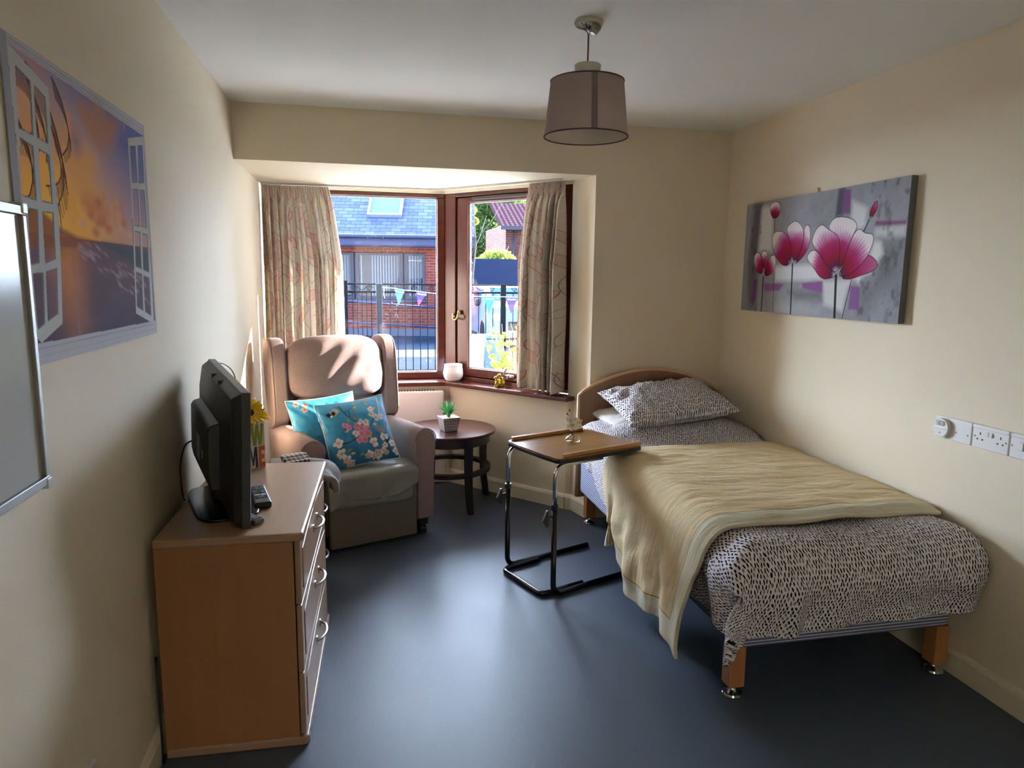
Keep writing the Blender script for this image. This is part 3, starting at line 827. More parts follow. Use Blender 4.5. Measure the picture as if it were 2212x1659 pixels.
# ================================================================ HEATER
he = T('panel_heater', 'white slimline panel heater under the window behind the side table', 'heater', (0, 0, 0))
MB().box(.42, 1.215, 4.895, 4.975, .025, .695).build('casing', m_white_metal, he, bevel=.014, seg=4)
gr = MB()
for i in range(34):
    x = .46 + i * .0205; gr.box(x, x + .009, 4.905, 4.955, .694, .6965)
gr.build('top_grille', plain('slot_shadow', '#2a2522', .8), he)
gr = MB()
for dx in (1.118, 1.134): gr.box(dx, dx + .006, 4.8935, 4.896, .09, .24)
gr.build('air_slots', plain('slot_black', '#191716', .8), he)
MB().lathe([(0, 0), (.014, 0), (.013, .02), (0, .022)], 20, (1.2155, 4.935, .33), Matrix.Rotation(PI / 2, 4, 'Y'), False).build('thermostat_knob', m_white_pl, he, smooth='auto')

# ================================================================ ITEMS ON THE SILL
po = MB(); prof = [(0, .0), (.040, .0), (.058, .012), (.069, .035), (.072, .060), (.067, .085), (.063, .105), (.064, .122), (.060, .124), (.058, .118)]
pp = []
for i in range(len(prof) - 1):
    for k in range(6):
        t = k / 6; pp.append((prof[i][0] * (1 - t) + prof[i + 1][0] * t + (.0009 * math.sin((prof[i][1] * (1 - t) + prof[i + 1][1] * t) * 900) if 2 <= i < 7 else 0), prof[i][1] * (1 - t) + prof[i + 1][1] * t))
pp += [(.052, .06), (.0, .03)]
o = po.lathe(pp, 56, (1.288, 4.955, .757), cap=False).build('plant_pot', plain('ribbed_white_ceramic', '#dad5d2', .6, var=.03), None, smooth=True)
tag(o, 'empty ribbed white ceramic pot on the window sill in the corner of the bay', 'pot')
# two gilded dogs
dg = T('dog_figurine', 'small gold figurine of two sitting dogs on the window sill', 'figurine', (1.569, 4.655, .757), R(-12))
m_gold = plain('old_gold', '#a58a2c', .28, .85, .12, 90)
def dog(ox, oy, s_, face):
    mb = MB()
    def P(x, y, z): return (ox + face * x * s_, oy + y * s_, z * s_)
    mb.sbox(P(.012, 0, .018), (.016 * s_, .013 * s_, .018 * s_), 2.4, 8)          # haunch
    mb.sbox(P(.004, 0, .032), (.012 * s_, .0105 * s_, .022 * s_), 2.3, 8, Matrix.Rotation(R(18 * face), 4, 'Y'))   # chest
    mb.sbox(P(-.004, 0, .050), (.0075 * s_, .0075 * s_, .012 * s_), 2.2, 6)       # neck
    mb.sbox(P(-.007, -.001, .064), (.010 * s_, .0085 * s_, .009 * s_), 2.3, 8)    # head
    mb.sbox(P(-.015, -.003, .061), (.007 * s_, .0048 * s_, .0045 * s_), 2.3, 6)   # muzzle
    for sy in (-1, 1):
        mb.sbox(P(-.002, sy * .0085, .061), (.004 * s_, .0018 * s_, .008 * s_), 2.3, 5)   # ear
        mb.tube([P(-.006, sy * .006, .036), P(-.009, sy * .007, .018), P(-.009, sy * .007, .003)], [.0045 * s_, .0036 * s_, .0034 * s_], 8)
        mb.sbox(P(-.012, sy * .007, .003), (.006 * s_, .004 * s_, .003 * s_), 2.5, 5)
        mb.sbox(P(.004, sy * .012, .004), (.009 * s_, .004 * s_, .004 * s_), 2.5, 5)
    mb.tube([P(.026, 0, .006), P(.034, .006, .006), P(.030, .014, .005)], [.003 * s_, .0025 * s_, .001 * s_], 6)
    return mb
dog(.010, .010, 1.2, 1).build('large_dog', m_gold, dg, smooth=True)
dog(-.016, -.020, 1.0, 1).build('small_dog', m_gold, dg, smooth=True)

# ================================================================ ARMCHAIR
ch = T('riser_recliner_armchair', 'mauve wing-back riser recliner armchair with grey vinyl seat by the left window', 'armchair', (.700, 3.770, 0), R(20))
# local: x right, y back, z up; origin at middle of the front
def armshape(sx):
    mb = MB(); P = []
    prof = []
    # front view outline of the arm (scroll top), extruded backwards
    for a in range(0, 181, 15): prof.append((math.cos(R(a)) * .066, .575 + math.sin(R(a)) * .068))
    prof = prof + [(-.062, .50), (-.052, .44), (-.05, .30), (-.052, .10), (.05, .10), (.054, .30), (.056, .44), (.064, .50)]
    ys = [.03, .036, .05, .30, .58, .70]; n = len(prof)
    for i, y in enumerate(ys):
        k = (.90, .96, 1.0, 1, 1, 1)[i]; drop = 0.02 * max(0, y - .05) / .6
        P.append([(sx * .325 + px * k * (1), y, .36 + (pz - .36) * (k if pz > .36 else 1 - (1 - k) * .5) - drop * (pz > .4)) for px, pz in prof])
    vs = [v for r_ in P for v in r_]; fs = [tuple(range(n)), tuple(range((len(ys) - 1) * n, len(ys) * n))[::-1]]
    for i in range(len(ys) - 1):
        for j in range(n): fs.append((i * n + j, (i + 1) * n + j, (i + 1) * n + (j + 1) % n, i * n + (j + 1) % n))
    mb.add(vs, fs); return mb
for sx in (-1, 1):
    a = armshape(sx).build('arm', m_chair, ch, smooth='auto', bevel=0)
    fr = [(sx * .325 + math.cos(R(t)) * .0645, .030, .573 + math.sin(R(t)) * .066) for t in range(-10, 191, 12)]
    MB().tube(fr, .0035, 6).build('piping', m_pipe, a, smooth=True)
MB().sbox((0, .36, .335), (.266, .37, .10), 10, 18, deform=lambda q: (q.x, q.y, q.z + (.14 * (1 - q.x * q.x) * (q.z > 0)) * (1 - abs(q.y) ** 4))).build('seat', m_vinyl, ch, smooth=True)
def apron_fn(U, V):
    x = -.262 + .524 * U; hem = .275 + .02 * np.sin(U * 7) + .055 * U * (U > 0) - .02 * (1 - U)
    top = .441 + .010 * (1 - (2 * U - 1) ** 4)
    a = np.clip((V - .4) / .6, 0, 1); b = np.clip(V / .45, 0, 1); rr_ = .035
    z = np.where(V < .4, top - .004 * b, (top - .004 - rr_ * (1 - np.cos(np.clip(a * 4, 0, PI / 2)))) * (1 - np.clip(a * 1.0 - .35, 0, 1) / .65) + hem * np.clip(a - .35, 0, 1) / .65)
    y = np.where(V < .4, .17 - .135 * b / (.4 / .45), .035 - .040 * np.sin(np.clip(a * 4, 0, PI / 2))) + (.008 * np.sin(U * 17 + 1 + a * 3) + .020 * nz(U, V, .2, 5)) * a - .010 * a
    return x, y, z - .0 * a
fgrid(70, 40, apron_fn, 'seat_cover', m_vinyl, ch, solid=.004)
MB().box(-.255, .255, .0, .03, .028, .345).build('footrest_panel', plain('grey_brown_vinyl', '#676052', .42, bump=.001), ch, bevel=.012, seg=3)
MB().box(-.27, .27, .04, .66, .10, .26).build('frame', plain('base_fabric', '#5a4a42', .9), ch)
# back
tilt = Matrix.Translation((0, .60, .40)) @ Matrix.Rotation(R(-12), 4, 'X')
MB().sbox((0, 0, 0), (.268, .075, .22), 6, 12, Matrix.Translation((0, .0, .17)) @ Matrix.Identity(4)).build('backrest', m_chair, ch, smooth=True).matrix_local = tilt
MB().sbox((0, .08, .30), (.31, .06, .37), 8, 12).build('back_shell', m_chair, ch, smooth=True).matrix_local = tilt
def hdef(q):
    # puffed head cushion with a drooping lower lip and gathered ends
    b = (1 - abs(q.x) ** 3)
    wr = .07 * math.sin(q.x * 7 + q.z * 9) * max(0, abs(q.x) - .35) + .03 * math.sin(q.x * 13 - q.z * 6) * (1 - q.z * q.z)
    return (q.x * (1 - .04 * q.z * q.z), q.y * (1 + .25 * b) + wr - (.15 * b if q.y < 0 else 0), q.z * (1 - .05 * (1 - b)) - .10 * (1 - q.z) * .5 * abs(q.x + .35) + .04 * b)
hc = MB().sbox((0, -.055, .545), (.305, .080, .185), 4.2, 30, deform=hdef).build('head_cushion', m_chair, ch, smooth=True); hc.matrix_local = tilt
# wings
for sx in (-1, 1):
    wp = [(.10, .20), (-.035, .205), (-.095, .26), (-.105, .40), (-.125, .55), (-.125, .66), (-.095, .715), (-.03, .745), (.10, .75)]
    wp = smoothpoly(wp, 2)
    wi = MB().prism([(a, b) for a, b in wp], sx * .345 - .046, sx * .345 + .046, 0).build('wing', m_chair, ch, bevel=.022, seg=5); wi.matrix_local = tilt
    pz = MB(); pz.tube([(sx * .384, .0 + (a - .0) * .965, .475 + (b - .475) * .978) for a, b in wp] , .0045, 6, closed=True); pw = pz.build('piping', m_pipe, wi, smooth=True)
for sx in (-1, 1):
    c_ = MB(); c_.box(sx * .32 - .025, sx * .32 + .025, .05, .12, .06, .10)
    c_.tube([(sx * .32 - .018, .085, .03), (sx * .32 + .018, .085, .03)], .03, 16); c_.build('castor', m_dark, ch, smooth='auto')
    c_ = MB(); c_.box(sx * .30 - .02, sx * .30 + .02, .55, .60, .0, .10); c_.build('rear_foot', m_dark, ch)

# scatter cushions with blossom print
def blossom_pic(seed, kind):
    n = 190; p = Pic(1, 1, n, n, '#2b86a8')
    base = p.noise(.35, seed); k = np.clip(p.y * .8 + base * .5 - .1, 0, 1)[..., None]
    p.c = s2l(np.array([.07, .36, .52])) * (1 - k) + s2l(np.array([.24, .66, .84])) * k
    k2 = np.clip(p.noise(.08, seed + 9, 3, 1, .35) * 2 - 1.05, 0, 1) * .5; p.put(k2, '#3fa3d8')
    r = random.Random(seed)
    def flower(x, y, s, c1='#e9dcd8', c2='#c63a52'):
        s = s * 1.2
        for q in range(5):
            a = 2 * PI * q / 5 + r.random(); p.ell(x + math.cos(a) * s * .55, y + math.sin(a) * s * .55, s * .55, s * .48, c1, .25, a)
        p.ell(x, y, s * .48, s * .48, c2, .9); p.ell(x, y, s * .14, s * .14, '#d9b23c', .5)
    def leaf(x, y, a, s, c='#a79a52'): p.ell(x, y, s, s * .42, c, .3, a)
    def branch(pts, w, c='#3a2a2c'): p.line(pts, w, c)
    if kind == 0:
        branch([(.30, .93), (.34, .80), (.42, .66), (.50, .60), (.60, .52)], .008); branch([(.34, .80), (.47, .86)], .005); branch([(.40, .70), (.42, .84)], .005)
        branch([(.12, .32), (.30, .33), (.45, .36), (.55, .44)], .010, '#22181c'); branch([(.55, .44), (.66, .50), (.74, .62)], .007)
        branch([(.97, .80), (.95, .55), (.90, .40), (.86, .22), (.82, .10)], .012, '#4a3a34'); branch([(.88, .30), (.78, .36), (.72, .40)], .006); branch([(.95, .55), (.99, .42)], .006)
        branch([(.90, .98), (.88, .80), (.86, .68)], .011, '#d8c4b8'); branch([(.90, .90), (.97, .78)], .006, '#d8c4b8')
        p.ell(.21, .83, .085, .055, '#b3a48c', .25, .5); p.ell(.125, .80, .04, .042, '#16151c', .3); p.ell(.155, .775, .02, .02, '#f0eee8', .4); p.ell(.19, .815, .03, .035, '#1c1b22', .3)
        p.ell(.80, .45, .10, .048, '#9c8f90', .25, -.75); p.ell(.745, .53, .035, .03, '#d8d0cc', .3); p.ell(.90, .33, .07, .012, '#2a2328', .3, -.9)
        for (x, y, s) in ((.47, .55, .05), (.50, .42, .055), (.42, .44, .05), (.56, .48, .045), (.60, .40, .055), (.46, .33, .05), (.53, .32, .045), (.52, .50, .05), (.60, .52, .045)): flower(x, y, s, '#d68aa4', '#b5284a')
        for (x, y, s) in ((.42, .44, .042), (.53, .60, .04), (.61, .58, .045), (.73, .70, .045), (.79, .63, .05), (.87, .64, .04), (.74, .78, .04), (.66, .26, .06), (.84, .32, .055), (.82, .20, .04), (.77, .12, .045), (.56, .10, .05), (.68, .07, .05), (.14, .36, .06), (.16, .20, .06), (.22, .12, .05), (.95, .22, .05), (.97, .10, .05)): flower(x, y, s, '#e8dcd4', '#c8485a' if s < .05 else '#a87a62')
        for (x, y) in ((.30, .60), (.34, .55)): flower(x, y, .04, '#e88ab0', '#c02a62')
        for i, (x, y, a) in enumerate(((.36, .66, 1.2), (.47, .68, .8), (.30, .50, .3), (.50, .78, 1.1), (.52, .86, .4), (.66, .93, .3), (.70, .88, 2), (.30, .94, 0), (.80, .78, .8), (.28, .22, .1), (.32, .16, 0), (.18, .08, 1.2), (.62, .36, .2), (.45, .12, .3), (.52, .92, 1.8), (.72, .96, .7))): leaf(x, y, a, .04, ('#c8b45c', '#a08b45')[i % 2])
        for i in range(10): flower(.15 + .75 * r.random(), .02 + .1 * r.random(), .035, '#c9b8a8', '#8a5a48')
    else:
        branch([(.98, .72), (.80, .64), (.62, .72)], .006, '#6a5648'); branch([(.98, .60), (.75, .55), (.60, .50)], .006, '#6a5648')
        for (x, y, s) in ((.60, .76, .06), (.55, .50, .045), (.72, .44, .05), (.12, .93, .04), (.24, .90, .04), (.20, .82, .04)): flower(x, y, s, '#e3c2b4', '#d0472e')
        for i in range(16): flower(.70 + .16 * r.random(), .18 + .14 * r.random(), .045, '#e07a62', '#cf2f22')
        for i in range(5): flower(.86 + .1 * r.random(), .05 + .1 * r.random(), .045, '#d9a58c', '#c0503c')
        for i in range(12): leaf(.55 + .4 * r.random(), .02 + .35 * r.random(), r.random() * 3, .04, '#8a8446')
        p.ell(.93, .30, .09, .045, '#7c8a70', .3, -.6)
    return p
m_print = printmat('printed_satin', .42, .0015, .5)
m_cream_pipe = plain('cream_piping', '#d8d0c0', .7)
def cushion(label, seed, kind, Mw):
    n = 190; mb = MB(); t = .13; w = .40
    Us = np.linspace(-1, 1, n); U, V = np.meshgrid(Us, Us)
    T_ = ((1 - np.abs(U) ** 2.6) * (1 - np.abs(V) ** 2.6)).clip(0) ** .6
    X = w / 2 * U * (1 - .07 * (1 - V * V)); Y = w / 2 * V * (1 - .07 * (1 - U * U))
    wr = nz(U, V, .5, seed) * .02 * T_ ** .5 + .006 * np.sin((U + V) * 14) * np.exp(-((U + .8) ** 2 + (V - .6) ** 2) / .12)
    root = T('scatter_cushion', label, 'cushion')
    p = blossom_pic(seed, kind)
    colattr(fgrid(n, n, lambda a, b: (X, Y, t / 2 * T_ + wr), 'front_panel', m_print, root), p.flat())
    fgrid(40, 40, lambda a, b: (w / 2 * -(2 * a - 1) * (1 - .07 * (1 - (2 * b - 1) ** 2)), w / 2 * (2 * b - 1) * (1 - .07 * (1 - (2 * a - 1) ** 2)), -t / 2 * ((1 - np.abs(2 * a - 1) ** 2.6) * (1 - np.abs(2 * b - 1) ** 2.6)).clip(0) ** .6), 'back_panel', plain('teal_satin', '#2b7f9c', .5), root)
    ed = []
    for q in range(4):
        for i in range(30):
            s_ = -1 + 2 * i / 30; u_, v_ = ((s_, -1), (1, s_), (-s_, 1), (-1, -s_))[q]
            ed.append((w / 2 * u_ * (1 - .07 * (1 - v_ * v_)), w / 2 * v_ * (1 - .07 * (1 - u_ * u_)), 0))
    MB().tube(ed, .0035, 6, closed=True).build('piping', m_cream_pipe, root, smooth=True)
    root.matrix_world = Mw; return root
def cush_M(c, yaw, lean, roll_):
    # panel faces -y before yaw
    return Matrix.Translation(c) @ Matrix.Rotation(R(yaw), 4, 'Z') @ Matrix.Rotation(R(90 - lean), 4, 'X') @ Matrix.Rotation(R(roll_), 4, 'Z')
cushion('front turquoise blossom cushion with a bird, propped on the armchair seat', 11, 0, cush_M((.612, 3.945, .625), 16, 30, 6))
cushion('rear turquoise cushion with red blossom, tucked behind the other one', 23, 1, cush_M((.440, 4.055, .625), 20, 26, 4))
# ================================================================ CHEST OF DRAWERS
cd = T('chest_of_drawers', 'long beech-effect chest of three drawers along the left wall holding the television', 'chest of drawers', (.026, 2.150, 0), R(-1.9))
CW, CDp, CH = .83, .405, .72       # local x = depth from wall, local y = length
ca_ = MB(); ca_.box(0, CDp - .003, .0, .018, .03, .692); ca_.box(0, CDp - .003, CW - .018, CW, .03, .692); ca_.box(0, .008, .018, CW - .018, .03, .692)
ca_.box(.008, CDp - .02, .018, CW - .018, .03, .05)
ca_.build('carcass', m_beech, cd)
MB().prism([(0, -.014), (CDp + .018, -.014), (CDp + .030, -.002), (CDp + .030, CW + .012), (0, CW + .012)], .692, CH).build('top', m_beech_y, cd, bevel=.007, seg=3)
MB().prism([(0, -.008), (CDp + .016, -.008), (CDp + .026, .002), (CDp + .026, CW + .006), (0, CW + .006)], 0, .030).build('plinth', m_beech_y, cd, bevel=.006, seg=3)
def handle(par, x, y, z, L=.13):
    h_ = MB()
    pts = [(x + .004, y - L / 2, z), (x + .014, y - L / 2 + .002, z), (x + .024, y - L / 2 + .02, z), (x + .031, y - .02, z), (x + .031, y + .02, z), (x + .024, y + L / 2 - .02, z), (x + .014, y + L / 2 - .002, z), (x + .004, y + L / 2, z)]
    pts = bend(pts, .012, 4); h_.tube(pts, .0048, 8)
    for s_ in (-1, 1): h_.box(x - .0005, x + .004, y + s_ * L / 2 - .007, y + s_ * L / 2 + .007, z - .012, z + .012)
    return h_.build('handle', m_nickel, par, smooth='auto')
def drawer(par, x, y0, y1, z0, z1, hz, arch=.022):
    d_ = MB(); d_.box(x - .018, x, y0, y1, z0, z1)
    o = d_.build('drawer', m_beech_y, par, bevel=.005, seg=3)
    m_ = .045; yy0, yy1, zz0, zz1 = y0 + m_, y1 - m_, z0 + .035, z1 - .04
    top_ = [(yy1 - (yy1 - yy0) * i / 20, zz1 + arch * math.sin(PI * i / 20)) for i in range(21)]
    MB().prism([(yy0, zz0), (yy1, zz0)] + top_, x - .001, x + .0035, 0).build('raised_panel', m_beech_y, o, bevel=.003, seg=2)
    handle(o, x + .003, (y0 + y1) / 2, hz); return o
for z0, z1, hz in ((.480, .690, .602), (.250, .476, .388), (.034, .246, .172)): drawer(cd, CDp + .018, .002, CW - .002, z0, z1, hz)

# ---- lockable bedside cabinet beyond the chest
bc = T('bedside_cabinet', 'low beech bedside cabinet with lock, squeezed between the chest and the armchair', 'cabinet', (.024, 3.02, 0), 0)
MB().box(0, .395, 0, .42, .03, .565).build('carcass', m_beech, bc)
MB().box(0, .425, -.005, .425, .566, .592).build('top', m_beech_y, bc, bevel=.006, seg=3)
MB().box(0, .42, .0, .42, 0, .029).build('plinth', m_beech_y, bc, bevel=.004)
dd = drawer(bc, .414, .004, .416, .35, .562, .425, .012)
lk = MB(); lk.lathe([(0, 0), (.009, 0), (.009, .004), (0, .004)], 18, (.417, .21, .523), Matrix.Rotation(PI / 2, 4, 'Y'), False); lk.build('lock', m_nickel, dd, smooth='auto')
drawer(bc, .414, .004, .416, .034, .344, .20, .012)
# fleece draped over the cabinet
def fleece_fn(U, V):
    s_ = V * .46; x = np.where(s_ < .25, .21 + s_, .46 + .05 * np.sin(np.clip((s_ - .25) / .08, 0, PI / 2)) - .0 * s_)
    z = np.where(s_ < .25, .612 + .006 * np.sin(U * 9), .612 - .05 * (1 - np.cos(np.clip((s_ - .25) / .08, 0, PI / 2))) - np.clip(s_ - .375, 0, 1) * .35)
    y = 3.10 + .30 * U + .01 * np.sin(V * 9)
    z = z + .012 * nz(U, V, .3, 31) * 2
    x = x + .012 * np.sin(U * 11 + 1) * (V > .4)
    return x, y, z
fl_ = fgrid(50, 60, fleece_fn, 'fleece_blanket', fabric('grey_fleece', '#a39c98', '#77706c', 380, bump=.002), None, solid=.026)
tag(fl_, 'folded grey fleece blanket drooping over the edge of the bedside cabinet', 'blanket')
fb = T('folded_cloth', 'folded dark and cream checked cloth lying on the grey blanket', 'cloth', (.325, 3.33, .628), R(30))
ck = M('check_weave', '#c9c2b8', .9); x, y, z = ck.xyz(ck.tc()); k = ((x / .022).fract().lt(.45)).max((y / .03).fract().lt(.3)); k2 = (x / .022).fract().lt(.45) * (y / .03).fract().lt(.3)
ck.base(ck.mix(k2, ck.mix(k * .6, '#c9c2b8', '#4a4352'), '#2a2430'))
for i, (a, b) in enumerate(((-.07, .02), (-.03, .045), (.0, .02))):
    MB().sbox((0, a * .6 + .01, .010 + .009 * i), (.062, .017 + b * .2, .009), 5, 8).build('fold', ck.m, fb, smooth=True)

# ================================================================ TELEVISION
# local x = along the width (near edge at -), local y = back of the set (towards the wall)
tvn = Vector((.288, 2.19, 0)); tvf = Vector((.060, 2.865, 0)); tw = (tvf - tvn); TWd = tw.length
ctr = (tvn + tvf) / 2
tv = T('television', 'black flat screen television seen from behind, standing on the chest of drawers', 'television', (ctr.x, ctr.y, CH + .001), math.atan2(tw.y, tw.x))
tiltM = Matrix.Rotation(R(-2.2), 4, 'Y') @ Matrix.Rotation(R(2.0), 4, 'X')
m_tv = plain('tv_black_shell', '#17191c', .42, var=.05, scale=4)
m_scr = plain('tv_screen', '#050607', .08)
hw = TWd / 2
# +y (local) points left/back of the set
def P4(y): return y
bz = MB().box(-hw, hw, -.012, .016, .012, .445).build('bezel', plain('grey_bezel', '#3a3c40', .35), tv, bevel=.004); bz.matrix_local = tiltM
MB().box(-hw + .02, hw - .02, -.0135, -.0125, .035, .43).build('screen', m_scr, bz)
sh = MB()
ring = lambda a, z0, z1, y: [(-a, y, z0), (a, y, z0), (a, y, z1), (-a, y, z1)]
rings = [ring(hw - .004, .016, .441, .016), ring(hw - .02, .03, .425, .040), ring(hw - .09, .07, .36, .058), ring(hw - .12, .09, .33, .060)]
vs = [v for r_ in rings for v in r_]; fs = [(12, 15, 14, 13)] + [(i * 4 + j, i * 4 + 4 + j, i * 4 + 4 + (j + 1) % 4, i * 4 + (j + 1) % 4) for i in range(3) for j in range(4)]
sh.add(vs, fs); so = sh.build('back_shell', m_tv, tv, bevel=.006, seg=3); so.matrix_local = tiltM
bk = MB(); bk.prism([(.050, .10), (.050, .325), (.086, .315), (.094, .30), (.094, .14), (.086, .10)], -.22, .22, 0)
bo = bk.build('rear_housing', m_tv, tv, bevel=.008, seg=3); bo.matrix_local = tiltM
lb = MB(); lb.box(-.02, .05, .0941, .0947, .15, .235); lb.build('rating_label', plain('pale_label', '#9fa6b4', .5), bo)
lb = MB(); lb.box(-.07, -.03, .0941, .0947, .17, .235); lb.build('rating_label', plain('dark_label', '#5a565c', .5), bo)
lb = MB(); lb.box(-.10, -.095, .093, .0955, .18, .205); lb.build('port', plain('silver_port', '#8a8a8c', .3, .9), bo)
lb = MB(); lb.box(-.235, -.205, .0555, .0565, .322, .350); st_ = lb.build('sticker', plain('white_sticker', '#a9aeb0', .5), so)
for i in range(2): MB().box(-.08 + i * .14, -.072 + i * .14, .016, .042, .405, .436).build('clip', plain('clip_black', '#0d0e10', .5), so)
MB().prism([(-.07, .005), (.07, .005), (.05, .055), (-.05, .055)], .012, .12).build('neck', m_dark, tv, bevel=.004)
bs = []
for i in range(48):
    a = 2 * PI * i / 48; q = lambda v: math.copysign(abs(v) ** .45, v); bs.append((-.055 + q(math.cos(a)) * .205, .027 + q(math.sin(a)) * .10))
MB().prism(bs, 0, .010).build('stand_base', m_black_gloss, tv, bevel=.004, seg=3)
cb = MB(); cb.tube(spline([(.13, .092, .19), (.10, .120, .18), (.08, .140, .12), (.07, .142, .06), (.06, .140, .012), (.02, .138, .006)]), .003, 8); cb.build('power_cable', m_dark, tv, smooth=True)
cb = MB(); cb.tube(spline([(.30, -.005, .44), (.36, -.055, .435), (.41, -.10, .39), (.44, -.115, .30), (.45, -.10, .12), (.46, -.08, .01)]), .0022, 8); cb.build('aerial_cable', m_dark, tv, smooth=True)

# remote control
rc = T('remote_control', 'black remote control with small coloured keys beside the television', 'remote control', (.287, 2.485, CH + .001), R(14))
MB().box(-.027, .027, -.105, .105, 0, .021).build('case', m_dark, rc, bevel=.005, seg=3)
m_key = plain('grey_key', '#3d4047', .5); m_keyl = plain('pale_key', '#b7bdc2', .5)
for i in range(3):
    for j in range(4): MB().box(-.019 + i * .014, -.009 + i * .014, .05 + j * .012, .058 + j * .012, .021, .0228).build('key', m_key, rc)
for i in range(4): MB().box(-.020 + i * .0105, -.012 + i * .0105, -.052, -.045, .021, .0228).build('key', m_key, rc)
MB().lathe([(.010, .021), (.014, .021), (.014, .0228), (.010, .0228)], 24, (0, .018, 0), cap=False).build('navigation_ring', m_key, rc)
for i in range(2): MB().box(-.018 + i * .020, -.002 + i * .020, -.022, -.012, .021, .0228).build('pale_key', m_keyl, rc)
for i, c_ in enumerate(('#b03028', '#2f8a4a', '#c8a52c', '#2c4fa0')):
    MB().box(-.020 + i * .0105, -.012 + i * .0105, -.038, -.033, .021, .0226).build('colour_key', plain('key_' + 'rgyb'[i], c_, .5), rc)
sr = T('small_remote', 'small silver-edged remote poking out from under the television', 'remote control', (.292, 2.262, CH + .001), R(40))
MB().box(-.018, .018, -.045, .045, 0, .016).build('case', plain('silver_plastic', '#8f9296', .35, .5), sr, bevel=.004)
MB().box(-.013, .013, -.038, .038, .016, .0175).build('button_panel', m_dark, sr)

# gift box lettered NEW HOME
gb = T('gift_box', 'dotted white gift box lettered NEW HOME behind the television', 'box', (.250, 2.925, CH + .001), R(35))
GW, GH, GD = .15, .185, .065
p = Pic(GW, GH, 300, 370, '#d9d2d0')
for i in range(34):
    for j in range(42): p.ell((i + .5 * (j % 2)) * .0046 + .001, j * .0045, .0007, .0007, '#3a3640', .4)
def block(ch, x0, x1, y0, y1, c):
    w = x1 - x0; h = y1 - y0; F = lambda pts: p.poly([(x0 + a * w, y0 + b * h) for a, b in pts], c)
    if ch == 'N': F([(0, 0), (.28, 0), (.28, .55), (.72, 0), (1, 0), (1, 1), (.72, 1), (.72, .45), (.28, 1), (0, 1)])
    if ch == 'E': F([(0, 0), (1, 0), (1, .22), (.45, .22), (.45, .39), (.85, .39), (.85, .61), (.45, .61), (.45, .78), (1, .78), (1, 1), (0, 1)])
    if ch == 'W': F([(0, 1), (.2, 0), (.42, 0), (.5, .45), (.58, 0), (.8, 0), (1, 1), (.76, 1), (.69, .45), (.6, 1), (.4, 1), (.31, .45), (.24, 1)])
    if ch == 'H': F([(0, 0), (.32, 0), (.32, .4), (.68, .4), (.68, 0), (1, 0), (1, 1), (.68, 1), (.68, .62), (.32, .62), (.32, 1), (0, 1)])
    if ch == 'O':
        F([(.15, 0), (.85, 0), (1, .12), (1, .88), (.85, 1), (.15, 1), (0, .88), (0, .12)]); p.poly([(x0 + a * w, y0 + b * h) for a, b in [(.38, .2), (.62, .2), (.62, .8), (.38, .8)]], '#d9d2d0')
    if ch == 'M': F([(0, 0), (.26, 0), (.28, .6), (.42, .12), (.58, .12), (.72, .6), (.74, 0), (1, 0), (.94, 1), (.68, 1), (.5, .42), (.32, 1), (.06, 1)])
block('N', .003, .046, .094, .183, '#c8502f'); block('E', .049, .090, .094, .183, '#7a9aa2'); block('W', .088, .148, .094, .183, '#8f9a3a')
block('H', .003, .040, .003, .090, '#3f8f7a'); block('O', .042, .075, .003, .090, '#a8326e'); block('M', .077, .118, .003, .090, '#33364f'); block('E', .121, .149, .003, .090, '#cf5a32')
bx = MB(); bx.box(-GW, 0, .0015, GD, 0, .002)
bx.box(-GW, -GW + .0015, .0015, GD, 0, GH); bx.box(-.0015, 0, .0015, GD, 0, GH); bx.box(-GW, 0, GD - .0015, GD, 0, GH); bx.box(-GW, 0, .0003, .0015, 0, GH)
bx.build('box_body', plain('white_card', '#d5cfcd', .7), gb)
fp = fgrid(300, 370, lambda U, V: (-GW + GW * U, U * 0 - .0002, GH * V), 'lettered_face', printmat('printed_card', .6), gb); colattr(fp, p.flat())

# sunflowers
m_sp = plain('sunflower_petal', '#eec01a', .7, var=.15, scale=80); m_so = plain('orange_petal', '#d0761c', .7, var=.25, scale=80)
m_disc = plain('sunflower_disc', '#3a2412', .9, var=.4, scale=300); m_stem = plain('leaf_green', '#4f6e2c', .6)
def sunflower(label, pos, nrm, r_, base, mp):
    t_ = T('sunflower', label, 'flower', (0, 0, 0), group=None); n0 = Vector(nrm).normalized(); u0 = n0.orthogonal().normalized(); v0 = n0.cross(u0); c0 = Vector(pos)
    pe = MB()
    for ring_, (L, k, off) in enumerate(((r_, 20, 0), (r_ * .86, 18, .15))):
        for i in range(k):
            a = 2 * PI * (i + off) / k; d_ = u0 * math.cos(a) + v0 * math.sin(a) + n0 * (.12 + .12 * ring_)
            petal(pe, c0 + d_ * .010, d_, n0, L * (.9 + .2 * random.random()), r_ * .16, .3 - .35 * random.random())
    pe.build('petals', mp, t_, smooth=True, solid=.0006)
    q_ = n0.to_track_quat('Z', 'Y').to_matrix().to_4x4()
    MB().lathe([(0, -.004), (r_ * .34, -.003), (r_ * .36, .003), (r_ * .22, .008), (0, .006)], 24, c0, q_, False).build('disc', m_disc, t_, smooth=True)
    MB().tube([c0 - n0 * .005, c0 * .6 + Vector(base) * .4 + Vector((0, 0, .02)), base], .003, 8).build('stem', m_stem, t_, smooth=True)
    return t_
def gbw(x, y, z): return tuple(gb.matrix_basis @ Vector((x, y, z)))
sunflower('largest yellow sunflower standing highest out of the NEW HOME box', gbw(-.055, .010, .232), (.35, -.55, .55), .056, gbw(-.075, .035, .006), m_sp)
